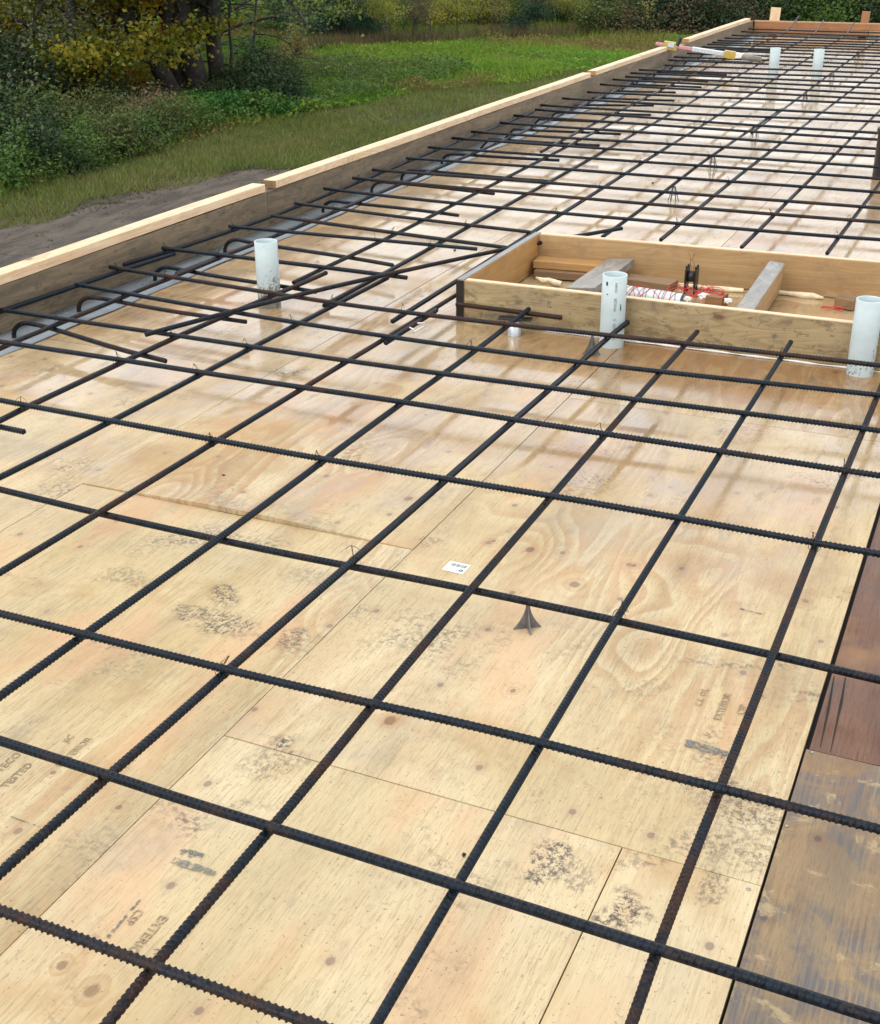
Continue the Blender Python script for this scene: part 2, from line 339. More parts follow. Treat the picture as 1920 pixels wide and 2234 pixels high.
# ------------------------------------------------------------------ deck of plywood sheets
def sheet(x0, x1, y0, y1, mat, label, lift=None, name='plywood_sheet', gap=.0016):
    x0 += gap; x1 -= gap; y0 += gap; y1 -= gap
    cx, cy = (x0+x1)/2, (y0+y1)/2
    near = y0 < 6
    nx, ny = (26, 40) if near else (6, 10)
    X = np.linspace(x0, x1, nx); Y = np.linspace(y0, y1, ny)
    if lift: Y = y0+(y1-y0)*np.linspace(0, 1, ny)**2
    xx, yy = np.meshgrid(X, Y)
    ph = random.uniform(0, 6)
    zz = .0012*np.sin(xx*2.1+ph)*np.sin(yy*1.3+ph)
    if lift:
        zz = zz+lift*np.exp(-((xx-(x0+.62))/.40)**2)*np.exp(-(yy-y0)/.16)
    top = np.stack([xx-cx, yy-cy, zz], -1).reshape(-1, 3)
    n = len(top); bot = top-[0, 0, .0175]
    V = np.concatenate([top, bot]); F = []
    for j in range(ny-1):
        for i in range(nx-1):
            a = j*nx+i; F.append((a, a+1, a+nx+1, a+nx))
    rim = [i for i in range(nx)]+[j*nx+nx-1 for j in range(1, ny)]+[(ny-1)*nx+i for i in range(nx-2, -1, -1)]+[j*nx for j in range(ny-2, 0, -1)]
    for k in range(len(rim)):
        a, b = rim[k], rim[(k+1) % len(rim)]; F.append((a, a+n, b+n, b))
    me = mesh_np('sheet', V, F)
    o = link(name, me, mat, loc=(cx, cy, 0))
    return tag(o, label, 'plywood sheet', 'plywood sheets of the deck')
def make_deck():
    rows = {}
    # columns from the left form wall: membrane strip, then four columns
    S = {}
    c0 = [(-1.9, .55), (.55, 2.99-1.22), (1.77, 4.21), (4.21, 6.65), (6.65, 9.09), (9.09, 11.53), (11.53, 13.97), (13.97, 16.41), (16.41, 18.85), (18.85, 20.88)]
    c1 = [(-1.89, .55), (.55, 2.99), (2.99, 5.43), (5.43, 7.87), (7.87, 10.31), (10.31, 12.75), (12.75, 15.19), (15.19, 17.63), (17.63, 20.07), (20.07, 20.88)]
    c2 = [(-.47, 1.97), (1.97, 4.41), (4.41, 6.85), (6.85, 9.29), (9.29, 11.73), (11.73, 14.17), (14.17, 16.61), (16.61, 19.05), (19.05, 20.88)]
    c3 = [(.02, 2.456), (2.456, 4.90), (4.90, 7.34), (7.34, 9.78), (9.78, 12.22), (12.22, 14.66), (14.66, 17.10), (17.10, 20.88)]
    words0 = 'plywood deck sheet, first column off the form wall, {} from near end'
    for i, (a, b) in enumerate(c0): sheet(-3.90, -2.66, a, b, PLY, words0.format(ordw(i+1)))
    for i, (a, b) in enumerate(c1):
        lab = 'plywood deck sheet, second column off the form wall, {} from near end'.format(ordw(i+1))
        if i == 2: lab = 'plywood deck sheet with its near edge curled up'
        if i == 1: lab = 'muddy pale plywood deck sheet just in front of the curled sheet edge'
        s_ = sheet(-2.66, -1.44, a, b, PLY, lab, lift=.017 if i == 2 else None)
    SH = {}
    for i, (a, b) in enumerate(c2):
        if i == 0:
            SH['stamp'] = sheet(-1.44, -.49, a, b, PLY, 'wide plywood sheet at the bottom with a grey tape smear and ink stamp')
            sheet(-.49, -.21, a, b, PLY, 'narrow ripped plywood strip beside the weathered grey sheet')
            continue
        lab = 'plywood deck sheet, third column off the form wall, {} from near end'.format(ordw(i+1))
        if i == 1: lab = 'plywood deck sheet in front of the box frame carrying the barcode sticker'
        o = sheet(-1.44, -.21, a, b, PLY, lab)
        if i == 1: SH['sticker'] = o
    for i, (a, b) in enumerate(c3):
        if i == 0: sheet(-.207, 1.01, a, b, PLY_D, 'weathered grey-brown plywood sheet in the lower right corner')
        elif i == 1: SH['red'] = sheet(-.201, 1.01, a, b, PLY_R, 'dark reddish brown cracked plywood sheet at the right edge')
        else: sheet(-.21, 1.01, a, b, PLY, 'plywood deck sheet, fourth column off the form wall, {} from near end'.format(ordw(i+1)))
    # two long cracks in the red sheet (thin dark splinter gaps) modelled as sunk slivers
    for (a, b) in (((1352, 1488), (1330, 1615)), ((1375, 1490), (1362, 1630))):
        pass
    for pts in ([(1820, 1475), (1808, 1545), (1790, 1628)], [(1845, 1477), (1836, 1530), (1812, 1640)]):
        P = [at(x, y, .0012) for x, y in pts]
        V, F = tube([(p.x, p.y, .0004) for p in P], [.0012, .0035, .0006], 5)
        V[:, 2] = np.clip(V[:, 2], -.002, .0012)
        o = link('crack', mesh_np('c', V-np.array([SH['red'].location.x, SH['red'].location.y, 0]), F), M_DARKB, parent=SH['red'])
    tag(link('platform', box_me(6.6, 26, 2.4, .0), simple('platform_core', (.012, .010, .009), .9), loc=(-4.19+3.3, 8.3, -1.2-.0215)), kind='structure')
    return SH
SH = make_deck()

# membrane strip along the wall
def membrane():
    Y = np.linspace(-1.9, 20.85, 160); V = []; 
    for k, y in enumerate(Y):
        e = -3.838+.010*math.sin(y*3.1)+.006*math.sin(y*11.)
        for x in (-4.068, -4.0, -3.92, e): V.append((x, y, .0045+.0025*math.sin(y*5+x*30)*(x > -4.06)))
    F = [(k*4+i, k*4+i+1, k*4+i+5, k*4+i+4) for k in range(len(Y)-1) for i in range(3)]
    me = mesh_np('m', np.array(V), F, True)
    o = link('membrane_strip', me, M_FLASH); md = o.modifiers.new('s', 'SOLIDIFY'); md.thickness = .0012; md.offset = 1
    tag(o, 'blue-grey waterproofing membrane strip along the foot of the left form wall', 'membrane')
membrane()

# ------------------------------------------------------------------ boards
def board(name, a, b, w, h, mat, parent=None, bev=.003, warp=.002, up=None, label=None, cat=None, group=None, cuts=8):
    """board whose centre line runs a->b, w across (horizontal), h tall"""
    a, b = Vector(a), Vector(b); d = b-a; L = d.length; x = d.normalized()
    u = Vector(up) if up else Vector((0, 0, 1)); y = u.cross(x).normalized(); z = x.cross(y)
    me = box_me(L, w, h, bev, 2, cuts, warp)
    o = bpy.data.objects.new(name, me); C.objects.link(o); me.materials.append(mat)
    M = Matrix((x, y, z)).transposed().to_4x4(); M.translation = (a+b)/2
    if parent:
        o.parent = parent; M = Matrix.Translation(-parent.location) @ M
    o.matrix_local = M
    if label: tag(o, label, cat, group)
    return o

# left form wall: weathered plywood panels on edge
XW = -4.07
seams = [-2.5, -.8, 1.64, 4.08, 6.52, 8.89, 11.2, 13.6, 16.0, 18.4, 20.9]
names = ['first', 'second', 'third', 'fourth', 'fifth', 'sixth', 'seventh', 'eighth', 'ninth', 'tenth']
fw = empty('edge_form_wall', (XW, 9, 0), 'dark weathered plywood form wall along the left edge of the deck', 'form wall')
for i in range(len(seams)-1):
    board('form_panel', (XW-.012+random.uniform(-.002, .002), seams[i]+.003, .105), (XW-.012+random.uniform(-.002, .002), seams[i+1]-.003, .105), .024, .214, M_FORM, fw, bev=.002, warp=.003)
# stiffening rail behind the panels so that the cap has something to sit on
board('form_rail', (XW-.063, -2.5, .19), (XW-.063, 20.9, .19), .070, .036, M_FORM, fw, warp=0)
caps = [((XW-.045, -1.5, .238), (XW-.040, 6.50, .240), 'nearest pale lumber cap on the form wall, ending at the staggered joint'),
        ((XW-.034, 6.61, .240), (XW-.045, 12.78, .240), 'long pale lumber cap on the form wall with a brown end'),
        ((XW-.045, 12.95, .240), (XW-.045, 15.75, .238), 'short pale lumber cap on the form wall before the yellow level'),
        ((XW-.050, 16.85, .240), (XW-.043, 20.65, .240), 'pale split-end lumber cap at the far end of the form wall')]
for k, (a, b, lab) in enumerate(caps):
    o = board('lumber_cap', a, b, .088, .046, M_CAP, bev=.003, warp=.003, label=lab, cat='lumber', group='lumber caps on the left form wall', cuts=24)
    # end face painted by its own thin slab, in the cap's local frame (x runs along the cap)
    L = (Vector(b)-Vector(a)).length
    link('end_grain', box_me(.003, .0884, .0464, 0), M_BROWN if k == 1 else M_BOXO, parent=o, loc=(-L/2-.0012, 0, 0))

# far form wall
far = empty('far_form_wall', (-2.0, 20.92, 0), 'orange-brown lumber form wall across the far end of the deck', 'form wall')
YF = 20.92
board('wall_board', (XW+.02, YF, .157), (-2.02, YF, .157), .038, .088, M_FAR, far)
board('wall_board', (XW+.02, YF, .066), (-2.35, YF, .066), .038, .088, M_FAR, far)
board('wall_board', (-2.01, YF, .157), (2.0, YF, .157), .038, .088, M_FARL, far)
board('wall_board', (-2.34, YF, .066), (2.0, YF, .066), .038, .088, M_FARL, far)
board('wall_cap', (XW+.0, YF+.06, .204), (2.0, YF+.06, .204), .10, .010, M_FARL, far)
for (px0, px1, py, pb, lab, mt) in ((1675, 1696, 23, 48, 'pale wooden stake standing behind the far form wall near its left end', M_CAP), (1874, 1891, 28, 50, 'brown wooden stake standing behind the far form wall near the right edge', M_FAR)):
    xa = at((px0+px1)/2, 52, .2); sx = xa.x*(YF+.13)/xa.y
    w = (px1-px0)/FPX*seen((sx, YF+.1, .2))[2]
    h = (pb-py)/FPX*seen((sx, YF+.1, .2))[2]*1.1
    o = board('wooden_stake', (sx, YF+.13, -.35), (sx+.03, YF+.13, .2+h), w, .038, mt, up=(0, 1, 0), label=lab, cat='stake', group='stakes behind the far form wall')

# ------------------------------------------------------------------ box frame and what lies in it
bx = empty('box_frame', (-1.0, 5.7, 0), 'raised rectangular frame of spruce boards standing on the plywood deck', 'box frame')
BH = .188; X0, X1, Y0, Y1 = -2.255, .75, 5.195, 6.225
fb = board('front_board', (X0+.038, Y0+.019, BH/2+.004), (X1, Y0+.019, BH/2+.004), .038, BH, M_BOX, bx, warp=.002)
board('back_board', (X0+.038, Y1-.012, BH/2+.004), (X1, Y1+.10, BH/2+.004), .038, BH, M_BOXI, bx, warp=.002)
board('left_board', (X0+.018, Y0-.002, BH/2+.004), (X0+.022, Y1+.006, BH/2+.004), .036, BH, M_BOXO, bx, warp=.001)
board('end_grain', (X0+.018, Y0-.006, BH/2+.004), (X0+.018, Y0-.0025, BH/2+.004), .036, BH-.002, M_DARKB, bx, bev=0, warp=0, cuts=0)
board('top_edge', (X0+.045, Y0+.019, BH+.0050), (X1, Y0+.019, BH+.0050), .030, .0035, M_CAP, bx, bev=0, warp=.002)
board('top_edge', (X0+.018, Y0, BH+.0050), (X0+.022, Y1+.004, BH+.0050), .032, .0035, M_GREY, bx, bev=0, warp=.001)
board('top_edge', (X0+.045, Y1-.012, BH+.0050), (X1, Y1+.10, BH+.0050), .030, .0035, M_CAP, bx, bev=0, warp=.002)
# caulk line of foam under the front board
V, F = tube([(x, Y0-.004+.002*math.sin(x*23), .004) for x in np.linspace(X0+.05, X1, 60)], [.004+.002*math.sin(i*1.7) for i in range(60)], 6)
link('foam_seal', mesh_np('f', V-np.array([-1.0, 5.7, 0]), F, True), M_CHALK, parent=bx)

def text_mesh(s, size, extr=0.0004, font=None):
    cu = bpy.data.curves.new('t', 'FONT'); cu.body = s; cu.size = size; cu.extrude = extr; cu.resolution_u = 2
    cu.align_x = 'CENTER'; cu.align_y = 'CENTER'
    o = bpy.data.objects.new('t', cu); C.objects.link(o); bpy.context.view_layer.update()
    dg = bpy.context.evaluated_depsgraph_get(); me = bpy.data.meshes.new_from_object(o.evaluated_get(dg)); bpy.data.objects.remove(o)
    return me
def flat_text(s, size, loc, rz, mat, parent, name='ink_stamp', worn=.0):
    me = text_mesh(s, size)
    if worn:
        bm = bmesh.new(); bm.from_mesh(me)
        kill = [f for f in bm.faces if random.random() < worn*.3]
        bmesh.ops.delete(bm, geom=kill, context='FACES'); bm.to_mesh(me); bm.free()
    p = parent.location
    return link(name, me, mat, parent=parent, loc=(loc[0]-p.x, loc[1]-p.y, loc[2]-p.z), rot=(0, 0, rz))
# stamped grade mark on the box
me = text_mesh('2-8', .026)
lx = at(1190, 660, .12); 
o = link('ink_stamp', me, M_INK, parent=bx, loc=(-1.80+1.0, Y0-.0016-5.7, .125), rot=(math.pi/2, -math.pi/2, 0))

# loose boards inside
o = board('timber_block', (-2.215+.03, 6.085, .028), (-1.84, 6.13, .028), .15, .038, M_BROWN, label='brown offcut board lying in the back left corner of the box frame', cat='offcut')
o = board('timber_block', (-2.20, 6.115, .068), (-1.84, 6.145, .068), .12, .038, M_BOXO, label='orange offcut board stacked on the brown one in the box corner', cat='offcut')
P = [at(1333, 550, .125), at(1378, 577, .110), at(1309, 632, .110), at(1222, 622, .125)]
ca, cb = (P[0]+P[1])/2, (P[2]+P[3])/2
board('weathered_plank', ca-Vector((0, 0, .02)), cb-Vector((0, 0, .02)), .145, .036, M_GREY, up=(-.10, .0, 1), label='grey cement-stained plank lying slantwise across the left part of the box frame', cat='plank')
bb = board('brace_board', (-.985, 6.185, .095), (-.965, 5.237, .085), .075, .145, M_BOXI, up=(.10, 0, 1), label='cement-smeared board on edge spanning the middle of the box frame', cat='board')
link('cement_smear', box_me(.93, .073, .004, .001), M_GREY, parent=bb, loc=(0, 0, .0745))
board('timber_block', at(1365, 611, .045), at(1470, 626, .045), .11, .045, M_BROWN, label='brown wooden block lying behind the middle white pipe inside the box frame', cat='offcut')
board('timber_block', at(1545, 652, .03), at(1582, 657, .03), .10, .06, M_FAR, label='reddish block beside the red string tangle in the box frame', cat='offcut')
board('timber_block', at(1828, 655, .03), at(1870, 662, .03), .09, .05, M_BROWN, label='small brown block at the back right inside the box frame', cat='offcut')
# foam bead along the back board
pts = [at(x, y, .012) for x, y in ((1475, 621), (1500, 624), (1540, 627), (1580, 631), (1622, 634))]
V, F = tube(pts, [.010, .013, .010, .014, .011], 7); tag(link('foam_bead', mesh_np('f', V, F, True), M_FOAM), 'cream foam bead left of the cement-smeared board', 'foam bead', 'foam beads in the box frame')
pts = [at(x, y, .012) for x, y in ((1690, 637), (1720, 640), (1755, 645), (1775, 646), (1797, 650))]
V, F = tube(pts, [.012, .011, .017, .016, .005], 7); tag(link('foam_bead', mesh_np('f', V, F, True), M_FOAM), 'cream foam bead right of the cement-smeared board', 'foam bead', 'foam beads in the box frame')
pts = [at(x, y, .02) for x, y in ((1170, 606), (1185, 612), (1198, 611), (1212, 617), (1226, 619))]
V, F = tube(pts, [.006, .014, .012, .016, .012], 7); tag(link('foam_scrap', mesh_np('f', V, F, True), M_FOAM), 'curled cream foam scrap in the left corner of the box frame', 'foam scrap')
# white pipe lying in the box wound with red string
a, b = at(1350, 636, .045), at(1488, 657, .040); d = (b-a).normalized()
lp = empty('string_wound_pipe', (a+b)/2, 'white pipe length lying in the box frame wound with bright red string', 'pipe')
V, F = tube([a-lp.location, b-lp.location], .036, 24); V2, F2 = tube([b-lp.location, a-lp.location], .033, 24)
link('pipe_wall', mesh_np('p', *merge([(V, F), (V2, F2)]), True), M_PIPE[0], parent=lp)
sd = d.cross(Vector((0, 0, 1))).normalized(); up = sd.cross(d); L = (b-a).length
for w in range(5):
    pts = []; ph = random.uniform(0, 6); tw = random.uniform(7, 17)*random.choice((-1, 1))
    for k in range(90):
        s = k/89; an = ph+s*tw*2+.6*math.sin(s*9+ph)
        pts.append(a-lp.location+d*(L*(.08+.84*s+.05*math.sin(s*21+ph)))+(sd*math.cos(an)+up*math.sin(an))*(.0375))
    V, F = tube(pts, .0014, 4); link('string', mesh_np('s', V, F, True), M_RED, parent=lp)
# tangle
pts = []; c0 = at(1530, 648, .03)
for k in range(150):
    s = k/149; pts.append(c0+Vector((.11*math.sin(k*.31)*math.cos(k*.047)+.07*math.sin(k*.071), .055*math.cos(k*.37)*math.sin(k*.053+1), .025+.022*math.sin(k*.83))))
V, F = tube(pts, .0018, 4); tag(link('string_tangle', mesh_np('s', V, F, True), M_RED), 'loose tangle of red string beside the black spool in the box frame', 'string')
pts = []; c0 = at(1815, 676, .01)
for k in range(60): pts.append(c0+Vector((.05*math.sin(k*.35), .02*math.cos(k*.47), .008+.006*math.sin(k*.8))))
V, F = tube(pts, .0012, 4); tag(link('string_scrap', mesh_np('s', V, F, True), M_RED), 'thin loop of red string at the right front inside the box frame', 'string')
def rag(name, c, r, label):
    bm = bmesh.new(); bmesh.ops.create_icosphere(bm, subdivisions=3, radius=1)
    for v in bm.verts:
        n = .75+.45*math.sin(v.co.x*5+c.x*40)*math.sin(v.co.y*6)*math.cos(v.co.z*5)
        v.co = Vector((v.co.x*r*1.2*n, v.co.y*r*n, v.co.z*r*.7*n))
    me = bpy.data.meshes.new('r'); bm.to_mesh(me); bm.free()
    tag(link(name, me, M_CHALK, loc=c, smooth=True), label, 'rag')
rag('white_rag', at(1536, 646, .05), .028, 'crumpled white rag on the red string tangle')
rag('white_rag', at(1500, 652, .05), .022, 'crumpled white rag at the end of the string-wound pipe')
rag('white_rag', at(1590, 656, .05), .022, 'crumpled white rag against the foot of the cement-smeared board')
# black wire spool, standing on its flanges, with loose wire
sp = at(1506, 640, 0); spo = empty('wire_spool', (sp.x, sp.y, 0), 'small black tie wire spool with loose wire ends standing in the box frame', 'spool'); spo.scale = (.82, .82, .86)
def disc_me(r, t, holes=0):
    return lathe([(0.0001, -t/2), (r, -t/2), (r, t/2), (.0001, t/2)], 20)
for s in (-1, 1):
    fl = link('spool_flange', box_me(.012, .085, .10, .003), M_BLACK, parent=spo, loc=(s*.028, 0, .095))
    for q in (-1, 1): link('flange_prong', box_me(.011, .020, .030, .004), M_BLACK, parent=fl, loc=(0, q*.024, .056))
    for q in (-1, 1): link('flange_prong', box_me(.011, .020, .050, .004), M_BLACK, parent=fl, loc=(0, q*.028, -.068))
core = lathe([(.001, -.026), (.030, -.026), (.032, 0), (.030, .026), (.001, .026)], 18)
link('wire_coil', core, M_WIRE, parent=spo, loc=(0, 0, .10), rot=(0, math.pi/2, 0))
for s in (-1, 1):
    pts = [Vector((s*.006, 0, .13)), Vector((s*.012, .0, .17)), Vector((s*.004-.012, 0, .20)), Vector((s*.02-.01, 0, .235))]
    V, F = tube(pts, .0011, 4); link('loose_wire', mesh_np('w', V, F, True), M_WIRE, parent=spo)

# ------------------------------------------------------------------ white PVC stubs
def pvc(name, loc, h, r, dirty, label, text=None, tilt=0.):
    e = empty(name, (loc[0], loc[1], 0), label, 'pipe', 'white pipe stubs standing on the deck')
    t = .0055
    me = lathe([(r, -.001), (r, h*.5), (r, h-.002), (r-.0015, h), (r-t+.001, h), (r-t, h-.002), (r-t, h*.5), (r-t, .0)], 56)
    w = link('pipe_wall', me, M_PIPE[1 if dirty else 0], parent=e)
    if text:
        for s, z, size, dx in text:
            tm = text_mesh(s, size, .0003)
            for v in tm.vertices:      # wrap: text x runs up the pipe, text y goes round it
                u, vv, ww = v.co.x, v.co.y, v.co.z
                an = dx-vv/r
                rr = r+.0005+ww
                v.co = (rr*math.cos(an), rr*math.sin(an), z+u)
            link('pipe_print', tm, M_INK, parent=e)
    return e
face = math.atan2(-5.1, 1.48)     # the side that looks back at the camera
pvc('pvc_pipe_stub', (-3.179, 5.053), .318, .0550, True, 'mud-spattered white pipe stub near the left form wall')
pm = pvc('pvc_pipe_stub', (-1.482, 5.116), .315, .0535, False, 'white pipe stub with printed lettering against the front of the box frame',
    [('DEGEN', .270, .013, face+.16), ('PINECER', .195, .015, face+.16), ('D', .130, .013, face+.16), ('CS3', .100, .015, face+.16), ('20', .045, .013, face+.16)])
# dark scuffs and a green fleck stuck on the printed pipe
def fleck(parent, an, z, w, h, mat, r=.0535):
    n = 9; V = []; 
    for k in range(n):
        q = 2*math.pi*k/n; rr = .6+.4*random.random()
        a2 = an+w*rr*math.cos(q)/r; V.append(((r+.0009)*math.cos(a2), (r+.0009)*math.sin(a2), z+h*rr*math.sin(q)))
    V.append(((r+.0012)*math.cos(an), (r+.0012)*math.sin(an), z))
    link('scuff', mesh_np('s', V, [(k, (k+1) % n, n) for k in range(n)]), mat, parent=parent)
fleck(pm, face-.62, .285, .007, .011, M_BLACK); fleck(pm, face+.62, .180, .004, .020, M_GREEN); fleck(pm, face-.55, .238, .006, .003, M_BLACK)
pr = pvc('pvc_pipe_stub', (-.437, 5.150), .312, .0535, False, 'clean white pipe stub against the box frame at the right edge')
for k in range(26): fleck(pr, math.atan2(-5.15, .437)+random.uniform(-1.2, 1.2), abs(random.gauss(0, .03))+.004, random.uniform(.001, .004), random.uniform(.001, .007), M_INK)
for k in range(12): fleck(pr, math.atan2(-5.15, .437)+random.uniform(.85, 1.3), random.uniform(.02, .14), random.uniform(.001, .003), random.uniform(.002, .01), M_INK)
pvc('pvc_pipe_stub', (-2.695, 15.26), .335, .057, False, 'distant white pipe stub, left one of the far pair')
pvc('pvc_pipe_stub', (-2.212, 15.26), .335, .057, False, 'distant white pipe stub, right one of the far pair')
# black sleeve at the right edge
bp = at(1923, 388, 0); o = empty('black_sleeve', (bp.x+.02, bp.y, 0), 'tall black duct sleeve standing on the deck at the right edge of the photo', 'sleeve')
link('sleeve_wall', lathe([(.085, 0), (.085, .30), (.093, .303), (.093, .345), (.085, .352), (.078, .352), (.078, 0)], 36), M_BLACK, parent=o)

